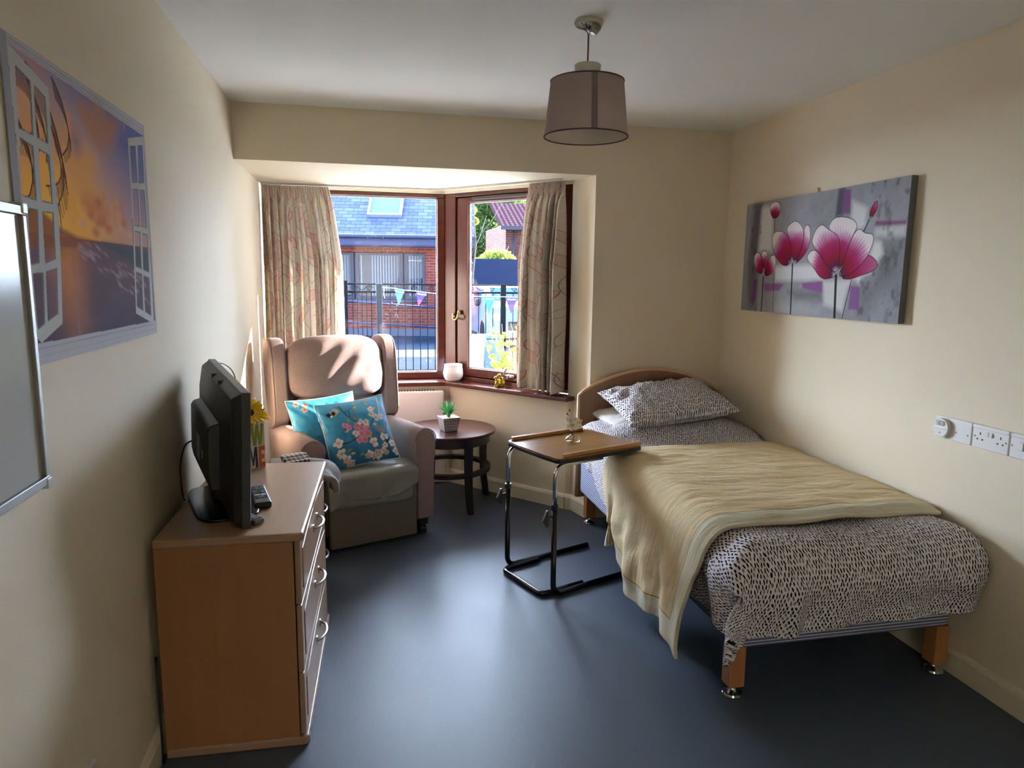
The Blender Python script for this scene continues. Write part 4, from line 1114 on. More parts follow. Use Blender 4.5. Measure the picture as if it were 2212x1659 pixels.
sunflower('smaller side-turned yellow sunflower at the right rim of the NEW HOME box', gbw(-.012, .022, .213), (.65, -.25, .75), .036, gbw(-.03, .035, .006), m_sp)
sunflower('orange sunflower sunk low inside the NEW HOME box', gbw(-.085, .020, .19), (-.1, -.9, .4), .035, gbw(-.10, .035, .006), m_so)

# ================================================================ POSTER ON THE LEFT WALL
PW, PH = .885, .640
p = Pic(PW, PH, 560, 405, '#b4b2b6')
n1 = p.noise(.20, 41, 5, 1, 1.3); n2_ = p.noise(.07, 44, 4, 1, 1.5)
hz = .268
X, Y = p.x, p.y
# sky
sky = np.zeros(p.c.shape); g = np.clip((Y - hz) / (PH - hz), 0, 1); r_ = np.clip(X / PW, 0, 1)
warm = np.exp(-((X - .20) / .26) ** 2 - ((Y - .34) / .16) ** 2)
c_lo = s2l(np.array([.80, .52, .20])); c_hi = s2l(np.array([.40, .42, .62])); c_mid = s2l(np.array([.70, .60, .62]))
t_ = np.clip(g * .9 + r_ * .75 - .25, 0, 1)[..., None]
sky = c_lo * (1 - t_) ** 2 + c_mid * 2 * t_ * (1 - t_) + c_hi * t_ ** 2
sky = sky * (1 - warm[..., None]) + s2l(np.array([.93, .68, .20])) * warm[..., None]
cl = np.clip((n1 - .50) * 5 + .35 - r_ * .35, 0, 1) * np.clip(g * 6, 0, 1)
cc = s2l(np.array([.86, .58, .34])) * n2_[..., None] * 1.35 + s2l(np.array([.62, .36, .24])) * (1 - n2_[..., None])
sky = sky * (1 - .75 * cl[..., None]) + cc * .75 * cl[..., None]
p.put((Y > hz), sky)
for pts, c_, a_ in (([(332, 599), (620, 610), (652, 573), (528, 493), (421, 515), (381, 551)], '#b07a4a', .75), ([(290, 466), (450, 499), (467, 459), (400, 419), (503, 375), (309, 350), (241, 431)], '#d59a58', .8), ([(314, 375), (510, 368), (518, 320), (381, 326)], '#c07038', .7), ([(316, 523), (371, 503), (331, 459), (307, 483)], '#5b5880', .6)):
    pp = smoothpoly([(a / 1000, b / 1000) for a, b in pts]); p.poly(pp, c_, .05, a_)
for i in range(16):
    x = .32 + .38 * random.random(); y = hz + .02 + .09 * random.random(); p.ell(x, y, .035, .018, ('#d09a72', '#b8683a')[i % 2], .8, a=.7)
for i in range(10):
    x = .50 + .08 * random.random() * i / 4; p.ell(x * .8 + .2 * random.random(), .33 + .05 * random.random(), .02, .03, '#c88a5c', .8, a=.6)
# sea
sea = np.zeros(p.c.shape); gs = np.clip((hz - Y) / hz, 0, 1)[..., None]
sea[:] = s2l(np.array([.42, .32, .36])) * (1 - gs) + s2l(np.array([.23, .20, .30])) * gs
refl = (np.exp(-((X - .22 - .15 * (hz - Y)) / .09) ** 2) * (1 - gs[..., 0]) ** .7)[..., None]
sea = sea * (1 - refl) + s2l(np.array([.78, .48, .20])) * refl
sea = sea * (.85 + .35 * (p.noise(.05, 60, 3, .35, 1.5)[..., None] - .3))
p.put((Y <= hz), sea)
p.poly([(.452, .267), (.714, .264), (.90, .262), (.90, .19), (.714, .212), (.638, .225), (.494, .251)], '#3c4a50', .02, .85)
for i in range(60):
    t = random.random(); x = .30 + .55 * t; y = .255 - .13 * t + .05 * (random.random() - .5) * (1 + t); p.ell(x, y, .030, .006, '#a98f98', .9, -.3, a=.4)
p.poly([(.0, .315), (.06, .33), (.12, .315), (.20, .288), (.30, .272), (.45, .266), (.30, .258), (.28, .246), (.196, .243), (0, .235)], '#8a4a22', .012, .9)
p.line([(.26, .24), (.26, .02)], .008, '#7a6a78', .4)
# palm fronds
def frond(x0, y0, a0, L, c_='#33251c'):
    pts = [(x0 + L * t * math.cos(a0 - 1.0 * t * t), y0 + L * t * math.sin(a0 - 1.3 * t)) for t in np.linspace(0, 1, 9)]
    p.line(pts, .003, c_)
    for i in range(1, 9):
        for q in range(4):
            a = pts[i - 1][0] + (pts[i][0] - pts[i - 1][0]) * q / 4; b = pts[i - 1][1] + (pts[i][1] - pts[i - 1][1]) * q / 4
            l_ = L * .33 * (1 - (i / 11) ** 2); p.line([(a, b), (a + l_ * .25, b - l_ * .8)], .0022, c_, .8)
frond(.02, .60, .2, .20); frond(.10, .605, -.25, .28); frond(.10, .59, -1.2, .22); frond(.0, .52, -.4, .2); frond(.20, .50, -.9, .16, '#6a3820'); frond(.22, .608, -.4, .16, '#4a4030')
# printed white shutters and frame
def fr_col(pts, c_='#a9a8a6'): p.poly([(a / 1000, b / 1000) for a, b in pts], c_)
def shutter(outer, panes):
    keep = p.c.copy(); fr_col(outer, '#aaaaa6')
    for pn in panes:
        big = [(a / 1000, b / 1000) for a, b in pn]; m_ = p.inside(big); cx = sum(a for a, _ in big) / 4; cy = sum(b for _, b in big) / 4
        p.put(m_, '#6c6a6b'); sm = [(cx + (a - cx) * .88 - .004, cy + (b - cy) * .95) for a, b in big]; p.put(p.inside(sm), keep)
shutter([(28, 620), (201, 580), (195, 440), (197, 330), (190, 216), (170, 78), (60, 45), (35, 60)], [[(54, 588), (117, 574), (108, 465), (45, 467)], [(130, 571), (182, 558), (177, 460), (124, 464)], [(47, 452), (103, 444), (96, 334), (34, 338)], [(126, 444), (178, 438), (173, 335), (121, 335)], [(55, 318), (98, 317), (84, 208), (45, 203)], [(118, 316), (173, 318), (165, 218), (110, 207)], [(50, 188), (98, 190), (85, 83), (50, 72)], [(110, 192), (167, 200), (153, 100), (97, 86)]])
shutter([(721, 573), (872, 606), (866, 460), (866, 200), (858, 30), (685, 73), (716, 376)], [[(736, 554), (790, 564), (786, 457), (733, 450)], [(812, 569), (860, 578), (853, 464), (795, 456)], [(730, 433), (786, 439), (778, 328), (722, 326)], [(798, 438), (851, 443), (850, 327), (790, 329)], [(725, 312), (778, 313), (769, 201), (713, 208)], [(796, 310), (853, 310), (845, 190), (783, 199)], [(710, 195), (769, 188), (758, 75), (699, 91)], [(780, 184), (842, 177), (835, 56), (774, 72)]])
for z0, z1 in ((.475 - .11, .475 - .02), (.40, .41)): pass
p.line([(.207, .385), (.207, .275)], .003, '#5a5552'); p.line([(.713, .345), (.708, .275)], .003, '#5a5552')
fr_col([(0, 0), (885, 0), (885, 40), (0, 45)], '#a4a2a8'); fr_col([(0, 622), (885, 607), (885, 640), (0, 640)], '#aaa8ae'); fr_col([(872, 0), (885, 0), (885, 640), (872, 640)], '#a09ea6'); fr_col([(0, 0), (28, 0), (28, 640), (0, 640)], '#8f8c92')
for a, b, c_ in (([(0, .034), (.885, .030)], .0015, '#8a8890'), ([(0, .018), (.885, .014)], .001, '#93919a'), ([(0, .632), (.885, .625)], .0012, '#85838c'), ([(0, .626), (.885, .614)], .001, '#85838c')): p.line(a, b, c_)
p.c = np.clip(p.c * 1.25, 0, 1)
ps = T('wall_poster', 'large poster of a tropical sunset beach seen through open white shutters on the left wall', 'poster', (0, 1.54, 1.315))
fp = fgrid(560, 405, lambda U, V: (U * 0 + .0040, PW * U, PH * V), 'print', printmat('satin_print', .8, 0, .12), ps); colattr(fp, p.flat())
MB().box(.0005, .0036, 0, PW, 0, PH).build('backing_board', plain('grey_board', '#8f8d90', .8), ps)

# ================================================================ WHITEBOARD
wbd = T('whiteboard', 'glossy whiteboard with a thin aluminium frame at the near end of the left wall', 'whiteboard', (0, 0, 0))
MB().box(.006, .018, .90, 1.515, 1.098, 1.612).build('board', plain('gloss_white_board', '#b4b4b0', .16, var=.01, spec=.03), wbd)
fr = MB(); fr.box(.004, .026, .885, 1.53, 1.612, 1.63); fr.box(.004, .026, .885, 1.53, 1.080, 1.098); fr.box(.004, .026, 1.515, 1.53, 1.098, 1.612); fr.box(.004, .026, .885, .90, 1.098, 1.612)
fr.build('frame', brushed('aluminium', '#9a9a98', .5), wbd, bevel=.002)
for z in (1.626, 1.084): MB().box(.003, .0285, 1.512, 1.534, z - .012, z + .010).build('corner_cap', plain('grey_cap', '#c9c8c4', .4), wbd, bevel=.003)

# low socket on the left wall and the chest's cable
so_ = T('wall_socket', 'white double socket low on the left wall at the bottom edge of the photo', 'socket', (0, 1.60, .315))
MB().box(.0, .011, -.073, .073, -.043, .043).build('plate', m_white_pl, so_, bevel=.003)
MB().box(.011, .014, -.02, -.006, .012, .03).build('switch', m_white_pl, so_, bevel=.001); MB().box(.011, .014, .006, .02, .012, .03).build('switch', m_white_pl, so_, bevel=.001)
cab = MB(); cab.tube(bend([(.012, 2.155, .34), (.022, 2.125, .22), (.03, 2.10, .08), (.028, 2.10, .006), (.016, 2.16, .006)], .05), .004, 8)
tag(cab.build('power_cable', m_dark, None, smooth=True), 'black power cable looping down beside the skirting behind the chest', 'cable')

# ================================================================ CANVAS PAINTING
CWd, CHt = 1.245, .605
p = Pic(CWd, CHt, 620, 300, '#8b8b90')
nA = p.noise(.25, 71, 4); nB = p.noise(.03, 75, 4); p.c *= (.80 + .45 * nA[..., None]) * (.9 + .2 * nB[..., None])
def K(pts): return [(a / 1000, b / 1000) for a, b in pts]
for pts, c_, a_, so2 in (([(81, 610), (167, 610), (156, 336), (160, 0), (81, 0), (42, 267)], '#5c5560', .75, .04), ([(797, 610), (842, 605), (842, 478), (790, 477)], '#4d4c50', .8, .02), ([(455, 117), (732, 129), (738, 82), (533, 81)], '#63625f', .7, .05), ([(1103, 358), (1226, 343), (1226, 204), (1014, 25), (986, 134), (1061, 182)], '#62615f', .65, .12),
    ([(159, 580), (253, 577), (270, 514), (282, 332), (146, 337)], '#c3c4c4', .85, .04), ([(322, 251), (724, 256), (734, 180), (332, 172)], '#cbcccc', .85, .03), ([(899, 539), (1000, 497), (997, 419), (957, 400), (902, 463)], '#c5c6c4', .85, .03), ([(1065, 405), (1240, 408), (1240, 361), (1063, 369)], '#b9bab8', .85, .03), ([(734, 175), (938, 181), (915, 137), (891, 33), (757, 63)], '#c3c3bf', .85, .03), ([(951, 190), (1057, 214), (1123, 295), (1104, 345), (1065, 351), (996, 162)], '#cdccc6', .85, .03), ([(0, 0), (160, 0), (150, 40), (0, 60)], '#85858c', .5, .04), ([(340, 60), (600, 60), (730, 40), (730, 0), (340, 0)], '#a3a4a6', .6, .05)):
    p.poly(K(pts), c_, so2, a_)
for pts, c_ in (([(834, 598), (885, 592), (892, 481), (841, 487)], '#7a4f7c'), ([(220, 159), (412, 156), (378, 121), (237, 113)], '#85548a'), ([(568, 163), (734, 175), (737, 118), (580, 136)], '#85548a'), ([(934, 157), (998, 148), (1004, 49), (933, 45)], '#7d5585'), ([(1060, 437), (1240, 425), (1240, 410), (1057, 415)], '#7c5272'), ([(110, 180), (160, 175), (155, 60), (110, 40)], '#6d4a70')):
    p.poly(K(pts), c_, .012, .85)
scr = np.clip((p.noise(.025, 90, 4, 1, .6) - .55) * 4, 0, 1) * np.clip(p.inside(K([(1000, 605), (1245, 605), (1245, 0), (960, 0), (990, 180), (1120, 300)])) * 1.0 + p.inside(K([(60, 605), (170, 605), (170, 0), (40, 0)])) * 1.0, 0, 1)
p.put(scr * .5, '#3f3f42')
stems = (([(216, 194), (217, 0)], 6), ([(479, 260), (492, 0)], 7), ([(829, 200), (842, 0)], 11), ([(287, 501), (294, 439)], 3), ([(1020, 445), (985, 385)], 4), ([(316, 217), (331, 0)], 2.5), ([(938, 181), (895, 0)], 3))
for pts, w_ in stems: p.line(K(pts), w_ / 1000, '#3b3b3a')
petals_ = [([(250, 594), (310, 597), (339, 558), (329, 520), (287, 501), (249, 527), (233, 573)], (290, 505), .9), ([(1062, 525), (1066, 491), (1042, 457), (1023, 447), (1019, 481), (1038, 511)], (1030, 450), 2),
 ([(555, 444), (583, 455), (607, 435), (612, 362), (584, 311), (519, 265), (492, 268), (543, 323), (561, 396)], (500, 265), 1.1), ([(395, 449), (474, 487), (541, 450), (561, 396), (539, 323), (492, 268), (465, 304), (440, 392)], (485, 265), .8), ([(281, 423), (319, 440), (388, 428), (440, 392), (466, 331), (467, 282), (439, 250), (381, 256), (315, 308), (277, 378)], (465, 260), .75),
 ([(179, 330), (214, 340), (243, 322), (236, 287), (217, 225), (196, 277)], (216, 212), 1), ([(105, 308), (135, 334), (175, 318), (202, 265), (209, 212), (161, 212), (117, 254)], (212, 205), .9), ([(247, 287), (294, 317), (327, 297), (324, 234), (268, 200), (221, 200), (230, 253)], (222, 205), .9),
 ([(1027, 288), (1047, 290), (1089, 264), (1099, 241), (1069, 218), (991, 200), (923, 181), (856, 190), (940, 214), (1004, 261)], (860, 190), 2.2), ([(594, 300), (633, 328), (676, 319), (730, 271), (815, 215), (825, 200), (781, 185), (717, 185), (652, 242), (606, 274)], (825, 205), .95),
 ([(748, 441), (783, 473), (850, 472), (924, 452), (949, 422), (926, 386), (897, 335), (877, 263), (838, 215), (845, 313), (824, 387), (752, 416)], (838, 210), .7), ([(932, 395), (964, 412), (1001, 386), (1048, 384), (1061, 356), (1044, 311), (1016, 270), (973, 233), (907, 200), (841, 195), (871, 249), (897, 335)], (842, 195), .8), ([(623, 372), (646, 422), (692, 451), (743, 421), (824, 387), (843, 328), (841, 254), (827, 212), (774, 235), (712, 292), (649, 335)], (825, 212), .72)]
for pts, root_, k in petals_:
    pp = smoothpoly(K(pts), 2); m_ = p.inside(pp); rx, ry = root_[0] / 1000, root_[1] / 1000
    R_ = max(math.hypot(a - rx, b - ry) for a, b in pp); d_ = np.hypot(p.x - rx, p.y - ry) / R_
    ang_ = np.arctan2(p.x - rx, p.y - ry); st = (p.noise(.1, 120, 3) - .5) * .25 + np.sin(ang_ * 70) * .03
    t = np.clip(d_ * 1.05 + st, 0, 1.4)
    cols = [(0, '#c9b9c0'), (.10, '#5a2a4a'), (.35, '#8a2440'), (.58, '#9c4468'), (.74 * (1 if k < 1.5 else 2), '#b488a4'), (.86 * (1 if k < 1.5 else 2), '#cfc6c6'), (3, '#d4cfcc')]
    xs = [c_[0] for c_ in cols]; cv = np.array([s2l(Pic.col(c_[1])) for c_ in cols])
    im = np.stack([np.interp(t * (1.0 if k < 1.5 else .9), xs, cv[:, q]) for q in range(3)], -1)
    p.put(m_, im); p.line(pp + [pp[0]], .0022, '#2e2a2c', .9)
p.c = np.clip((p.c - .16) * 1.18 + .15, .006, 1)
m_canvas = printmat('canvas_paint', .75, .002, .12)
cv_ = T('canvas_painting', 'grey canvas painting of pink tulip-like flowers on the right wall above the bed', 'painting', (W - .034, 3.752, 1.332))
fp = fgrid(620, 300, lambda U, V: (U * 0, -CWd * U, CHt * V), 'painted_face', m_canvas, cv_); colattr(fp, p.flat())
MB().box(.0004, .031, -CWd, 0, 0, CHt).build('stretched_sides', plain('dark_canvas_side', '#6a696b', .8, var=.2, scale=8), cv_)
hk = MB(); hk.box(.024, .030, -.612, -.606, CHt - .01, CHt + .028); hk.tube([(.020, -.609, CHt + .026), (.028, -.614, CHt + .012), (.026, -.609, CHt + .0), (.018, -.604, CHt + .002)], .0028, 6); hk.build('hook', m_brass, cv_)

# ================================================================ SOCKETS ON THE RIGHT WALL
def plate(name, label, cat, y0, y1, z0=.903, z1=.989, dx=.012):
    t_ = T(name, label, cat, (W, (y0 + y1) / 2, (z0 + z1) / 2)); w_ = (y1 - y0) / 2; h_ = (z1 - z0) / 2
    MB().box(-dx, -.0005, -w_, w_, -h_, h_).build('plate', m_white_pl, t_, bevel=.003); return t_, w_, h_
m_hole = plain('dark_hole', '#141414', .6); m_screw = brushed('screw_head', '#6b6862', .4)
t_, w_, h_ = plate('blank_plate', 'white blanking plate with a round twin-pin point, left end of the right wall socket row', 'wall plate', 2.113, 2.283)
def disc(par, name, mat, x, y, z, r_, h_, n=32):
    return MB().lathe([(0, 0), (r_, 0), (r_ * .94, h_), (0, h_)], n, (x, y, z), Matrix.Rotation(-PI / 2, 4, 'Y'), False).build(name, mat, par, smooth='auto')
dc = disc(t_, 'round_cover', m_white_pl, -.012, .043, .0, .038, .016)
b = MB(); b.sbox((-.0285, .043, .018), (.0015, .022, .010), 5, 6); b.build('recess', plain('grey_recess', '#97938f', .5), dc)
for yy in (.032, .054): disc(dc, 'pin', m_white_pl, -.029, yy, .018, .006, .003, 14); disc(dc, 'pin_hole', m_hole, -.0315, yy, .018, .002, .0008, 10)
b = MB(); b.sbox((-.0285, .043, -.002), (.002, .030, .0035), 5, 6); b.build('ridge', m_white_pl, dc, smooth=True)
disc(dc, 'screw', m_screw, -.027, .043, -.020, .0035, .0012, 12)
for yy in (-.018, -.070): disc(t_, 'screw', m_screw, -.0115, yy, -.008, .0035, .0012, 12)
t_, w_, h_ = plate('double_socket', 'white double plug socket with two switches, middle of the right wall row', 'socket', 1.958, 2.108)
MB().box(-.016, -.0005, -w_, w_, h_ - .013, h_ + .001).build('top_ledge', m_white_pl, t_, bevel=.003)
for yy in (.012, -.004): MB().box(-.0165, -.012, yy - .006, yy + .006, .006, .024).build('switch', m_white_pl, t_, bevel=.001)
for s_ in (.042, -.042):
    h = MB(); h.box(-.0124, -.0119, s_ - .0025, s_ + .0025, .008, .017)
    for q in (-.0105, .0105): h.box(-.0124, -.0119, s_ + q - .0035, s_ + q + .0035, -.012, -.0065)
    h.build('pin_slots', m_hole, t_)
for yy in (.064, -.064): disc(t_, 'screw', m_screw, -.0115, yy, .0, .0035, .0012, 12)
t_, w_, h_ = plate('fused_switch', 'white fused switch plate cut off by the right edge of the photo', 'switch', 1.865, 1.953)
MB().box(-.016, -.0005, -w_, w_, h_ - .013, h_ + .001).build('top_ledge', m_white_pl, t_, bevel=.003)
MB().box(-.018, -.012, -.010, .012, -.012, .018).build('switch', m_white_pl, t_, bevel=.002)
disc(t_, 'screw', m_screw, -.0115, .036, .0, .0035, .0012, 12)

# ================================================================ PENDANT LAMP
lp = T('pendant_lamp', 'mauve-grey tapered drum lampshade hanging on a cable from the ceiling', 'lamp', (1.452, 2.487, 0))
MB().lathe([(0, 2.3995), (.050, 2.3995), (.052, 2.392), (.048, 2.384), (.044, 2.384), (.044, 2.390), (0, 2.390)], 40, cap=False).build('ceiling_rose', plain('old_white_plastic', '#b9b3a2', .4), lp, smooth='auto')
wr_ = MB(); wr_.sbox((.022, -.006, 2.372), (.016, .018, .018), 4, 8, Matrix.Rotation(R(35), 4, 'Y')); wr_.build('terminal_block', plain('clear_terminal', '#8d8a80', .3, var=.3, scale=200), lp, smooth=True)
wr_ = MB(); wr_.tube([(0, 0, 2.352), (-.008, -.006, 2.362), (-.022, -.008, 2.368), (-.012, -.008, 2.376), (.004, -.004, 2.372), (.002, 0, 2.388)], .0016, 6); wr_.build('brown_wire', plain('brown_flex', '#3c1e14', .5), lp, smooth=True)
wr_ = MB(); wr_.tube([(0, 0, 2.352), (.006, -.004, 2.366), (.006, 0, 2.382), (-.01, .004, 2.388)], .0016, 6); wr_.tube([(-.014, 0, 2.388), (-.006, -.01, 2.374), (.012, 0, 2.384)], .0016, 6); wr_.build('blue_wire', plain('blue_flex', '#39415c', .5), lp, smooth=True)
wr_ = MB(); wr_.tube([(-.03, -.01, 2.388), (-.022, -.014, 2.376), (-.012, -.01, 2.388)], .0016, 6); wr_.build('earth_wire', plain('green_yellow_flex', '#6d7a22', .5), lp, smooth=True)
MB().tube([(0, 0, 2.354), (0, 0, 2.25)], .0032, 10).build('cable', plain('grey_flex', '#7a6c5c', .5), lp, smooth=True)
MB().lathe([(0, 2.254), (.044, 2.254), (.047, 2.252), (.043, 2.210), (.043, 2.192), (0, 2.192)], 36, cap=False).build('shade_collar', plain('white_collar', '#c9c6b8', .5), lp, smooth='auto')
m_shade = M('mauve_lampshade', '#bfb0ac', .9, spec=.1); m_shade.bump(m_shade.noise(m_shade.mapping(m_shade.tc(), (300, 300, 900)), 1, 2), .0006); m_shade.translucent(.5, '#cdbab4')
m_lin = M('white_shade_lining', '#cfc9bb', .9, spec=.1); m_lin.translucent(.5, '#e6e0d2')
zt, zb, rt_, rb = 2.197, 2.008, .130, .150
MB().lathe([(rb, zb), (rt_, zt)], 72, cap=False).build('shade', m_shade.m, lp, smooth=True)
MB().lathe([(rb - .002, zb), (rt_ - .002, zt)], 72, cap=False).build('lining', m_lin.m, lp, smooth=True)
sm = []
for z, r_ in ((zb, rb + .0008), (zt, rt_ + .0008)):
    for a in (-92.5, -101): sm.append((r_ * math.cos(R(a)), r_ * math.sin(R(a)), z))
MB().add(sm, [(0, 1, 3, 2)]).build('shade_seam', fabric('seam_fabric', '#8d7c7a', scale=300), lp)
for z, r_ in ((zb, rb), (zt, rt_)): MB().tube([(r_ * math.cos(2 * PI * i / 64), r_ * math.sin(2 * PI * i / 64), z) for i in range(64)], .0025, 6, closed=True).build('shade_rim', fabric('rim_fabric', '#5f504e', scale=300), lp, smooth=True)
for k in range(3):
    a = 2 * PI * k / 3; MB().tube([(.03 * math.cos(a), .03 * math.sin(a), 2.196), ((rt_ - .003) * math.cos(a), (rt_ - .003) * math.sin(a), zt)], .0016, 6).build('spider_arm', m_white_metal, lp, smooth=True)
MB().lathe([(0, 2.10), (.012, 2.10), (.028, 2.125), (.030, 2.145), (.018, 2.175), (.016, 2.215), (0, 2.215)], 24, cap=False).build('bulb', plain('opal_bulb', '#cfcdc6', .3), lp, smooth=True)
# ================================================================ OUTDOORS
def brick(name, c1, c2, mortar, bw=.225, bh=.075, axis='x'):
    m = M(name, c1, .95, spec=.05); x, y, z = m.xyz(m.tc()); u = x if axis == 'x' else (y if axis == 'y' else x + y)
    row = (z / bh).floor(); a = u / bw + row.mod(2.0) * .5
    k = (a.fract() - .5).abs().gt(.478).max(((z / bh).fract() - .5).abs().gt(.43))
    h = m.white(m.comb(a.floor(), row, 2.2))
    m.base(m.mix(k, m.mix(h, c1, c2), mortar)); m.bump(k * -1.0, .01); return m.m
gz = -.12
gm = M('asphalt_and_paving', '#5c6066', 1.0, spec=0.0)
x, y, z = gm.xyz(gm.tc()); n = gm.noise(gm.tc(), 3, 4)
pav = (y.lt(9.6)*1.0).max(y.gt(14.1) * y.lt(15.5)).max(x.gt(2.6) * y.lt(24.0))
slab = ((x / .6).fract().lt(.03)).max((y / .6).fract().lt(.03))
near = y.lt(9.6)  # near paving made extra pale, to bounce light up to the ceiling
gm.base(gm.mix(pav, gm.mix(n, '#2c3138', '#3d434b'), gm.mix(slab * .5, gm.mix(near, '#6f6d68', '#dedad0'), '#6b6a66')))
S(MB().box(-30, 60, 5.32, 90, gz - .3, gz).build('ground', gm.m))

PHI = R(-9)
m_brick = brick('red_brick', '#6d3026', '#83402f', '#7d7068')
m_dframe = plain('dark_brown_window', '#2b2a33', .5)
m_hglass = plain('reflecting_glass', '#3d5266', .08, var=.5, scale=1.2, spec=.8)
hA = T('opposite_building', 'single-storey red brick building with slate roof and roof window across the path', 'building', (0, 19.5, 0), PHI)
wl = MB(); wl.box(-7, 2.38, 0, .3, gz, .84); wl.box(-7, 2.38, 0, .3, 2.12, 2.7); wl.box(2.38, 3.35, 0, .3, gz, 2.7); wl.box(-7, -1.6, 0, .3, .84, 2.12); wl.box(3.05, 3.35, .3, 7, gz, 2.7)
wl.build('wall', m_brick, hA)
MB().box(-7, 3.4, -.09, .0, gz, .06).build('plinth', plain('concrete_plinth', '#5c6068', .95, spec=.05), hA)
MB().box(-1.6, 2.38, -.05, .30, .79, .86).build('window_sill', plain('blue_brick_sill', '#3a3a4c', .7), hA, bevel=.01)
for x0, x1, nm in ((-1.5, -.62, 0), (-.52, .40, 1), (.52, 1.72, 2), (1.84, 2.34, 3)):
    f = MB(); t_ = .055
    f.box(x0 - .04, x0 + t_, .06, .14, .87, 2.11); f.box(x1 - t_, x1 + .04, .06, .14, .87, 2.11); f.box(x0 + t_, x1 - t_, .06, .14, .87, .87 + t_ + .02); f.box(x0 + t_, x1 - t_, .06, .14, 2.11 - t_, 2.11)
    wf_ = f.build('window', m_dframe, hA)
    MB().box(x0 + t_, x1 - t_, .10, .105, .94, 2.06).build('pane', m_glass, wf_)
    bl = MB()
    k = int((x1 - x0 - .12) / .075)
    for i in range(k):
        xx = x0 + .08 + i * .075
        if nm == 2 and 1 <= i <= 3: continue
        bl.add([(xx, .24, .96), (xx + .022, .28, .96), (xx + .022, .28, 2.05), (xx, .24, 2.05)], [(0, 1, 2, 3)])
    bl.build('vertical_blind', plain('blind_slat', '#8fa0b8', .8), wf_)
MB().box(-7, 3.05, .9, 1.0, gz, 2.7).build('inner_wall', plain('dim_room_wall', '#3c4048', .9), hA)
# roof in its own inclined frame
th = R(38)
rf = Matrix.Translation((0, -.45, 2.56)) @ Matrix.Rotation(th, 4, 'X')
sl = M('grey_slate', '#7f8aa2', .9, spec=0.0); x, y, z = sl.xyz(sl.tc())
row = (y / .155).floor(); a = x / .27 + row.mod(2.0) * .5
k = ((a.fract() - .5).abs().gt(.485)).max((y / .155).fract().lt(.07)); h = sl.white(sl.comb(a.floor(), row, 1.0))
sl.base(sl.mix(k, sl.mix(h, '#565b6b', '#6a6f80'), '#1c1f2c')); sl.bump((y / .155).fract() * -1.0, .006)
ro = MB(); ro.box(-7, 3.7, 0, 6.2, -.10, .0); r_o = ro.build('roof', sl.m, hA); r_o.matrix_local = rf
vx_ = MB()
for a0, a1, b0, b1 in ((.80, .88, .80, 1.92), (1.66, 1.74, .80, 1.92), (.88, 1.66, .80, .88), (.88, 1.66, 1.84, 1.92)): vx_.box(a0, a1, b0, b1, .0, .10)
vo = vx_.build('roof_window', plain('pale_grey_frame', '#6c7c92', .5), r_o, bevel=.01)
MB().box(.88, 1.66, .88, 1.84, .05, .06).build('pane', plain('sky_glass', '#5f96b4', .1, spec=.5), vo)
MB().box(-7, 3.7, -.45, -.40, 2.30, 2.50).build('fascia', plain('shaded_fascia', '#2d3350', .6), hA)  # eave shade is put into the dark blue of fascia and soffit
MB().box(-7, 3.7, -.40, .0, 2.27, 2.31).build('soffit', plain('shaded_soffit', '#343a58', .7), hA)
MB().tube([(-7, -.51, 2.52), (3.7, -.51, 2.52)], .055, 12).build('gutter', plain('dark_gutter', '#2c3048', .5), hA, smooth='auto')
# blue handrail on the ramp in front of it
hr = T('ramp_handrail', 'dark blue twin handrail of the ramp in front of the opposite building', 'handrail', (0, 17.8, 0), PHI)
m_rail_b = plain('blue_black_rail', '#27304f', .5)
for z in ((.94, .72), (.40, .22)): MB().tube([(-4, 0, z[0] + .2), (2.7, 0, z[1] + .0)], .026, 10).build('rail', m_rail_b, hr, smooth=True)
for i in range(5):
    xx = -3.4 + i * 1.5; MB().tube([(xx, 0, gz), (xx, 0, .98 - (xx + 3) * .035)], .022, 10).build('post', m_rail_b, hr, smooth=True)

# ---- railings along the path
m_iron = plain('black_iron', '#0e1116', .9, spec=.05)
def spiral(mb, cx, cz, r_, sgn, y=0.0):
    pts = []
    for i in range(26):
        t = i / 25; a = t * 3.6 * PI; rr = r_ * (1 - .8 * t); pts.append((cx + sgn * rr * math.cos(a), y, cz + rr * math.sin(a)))
    mb.tube(pts, .006, 6)
def railing(label, x0, x1, y, sp, rz=0.0):
    t_ = T('iron_railing', label, 'railing', (x0, y, 0), rz, 'black railing panels'); L = x1 - x0
    for z, r_ in ((1.375, .012), (1.255, .016), (.02, .016)): MB().tube([(0, 0, z), (L, 0, z)], r_, 8).build('rail', m_iron, t_, smooth=True)
    n = max(1, int(L / sp))
    for i in range(1, n):
        xx = L * i / n; MB().tube([(xx, 0, gz + .02), (xx, 0, 1.255)], .007, 6).build('bar', m_iron, t_, smooth=True)
    sc = MB(); k = max(1, int(L / .52))
    for i in range(k):
        c_ = L * (i + .5) / k
        spiral(sc, c_ - .14 * L / k / .52, 1.312, .048, -1); spiral(sc, c_ + .14 * L / k / .52, 1.312, .048, 1)
        sc.tube(bend([(c_ - .09, 0, 1.35), (c_, 0, 1.27), (c_ + .09, 0, 1.35)], .08), .005, 6)
    sc.build('scrollwork', m_iron, t_, smooth=True)
    return t_
def ipost(label, x, y, w_, h_, mat=None):
    return tag(MB().box(x - w_ / 2, x + w_ / 2, y - w_ / 2, y + w_ / 2, gz, h_).build('railing_post', mat or m_iron, None, bevel=.006), label, 'post')
railing('short gate-like railing panel with close bars, left end of the iron railings', -.75, .30, 11.0, .09)
railing('railing panel with close bars between the pair of posts and the wide green-grey post', .44, .86, 11.0, .062)
railing('long railing panel behind the bunting, right of the wide green-grey post', .96, 2.82, 11.0, .110)
railing('railing panel seen through the right-hand window, beyond its thick post', 2.92, 5.2, 11.0, .110)
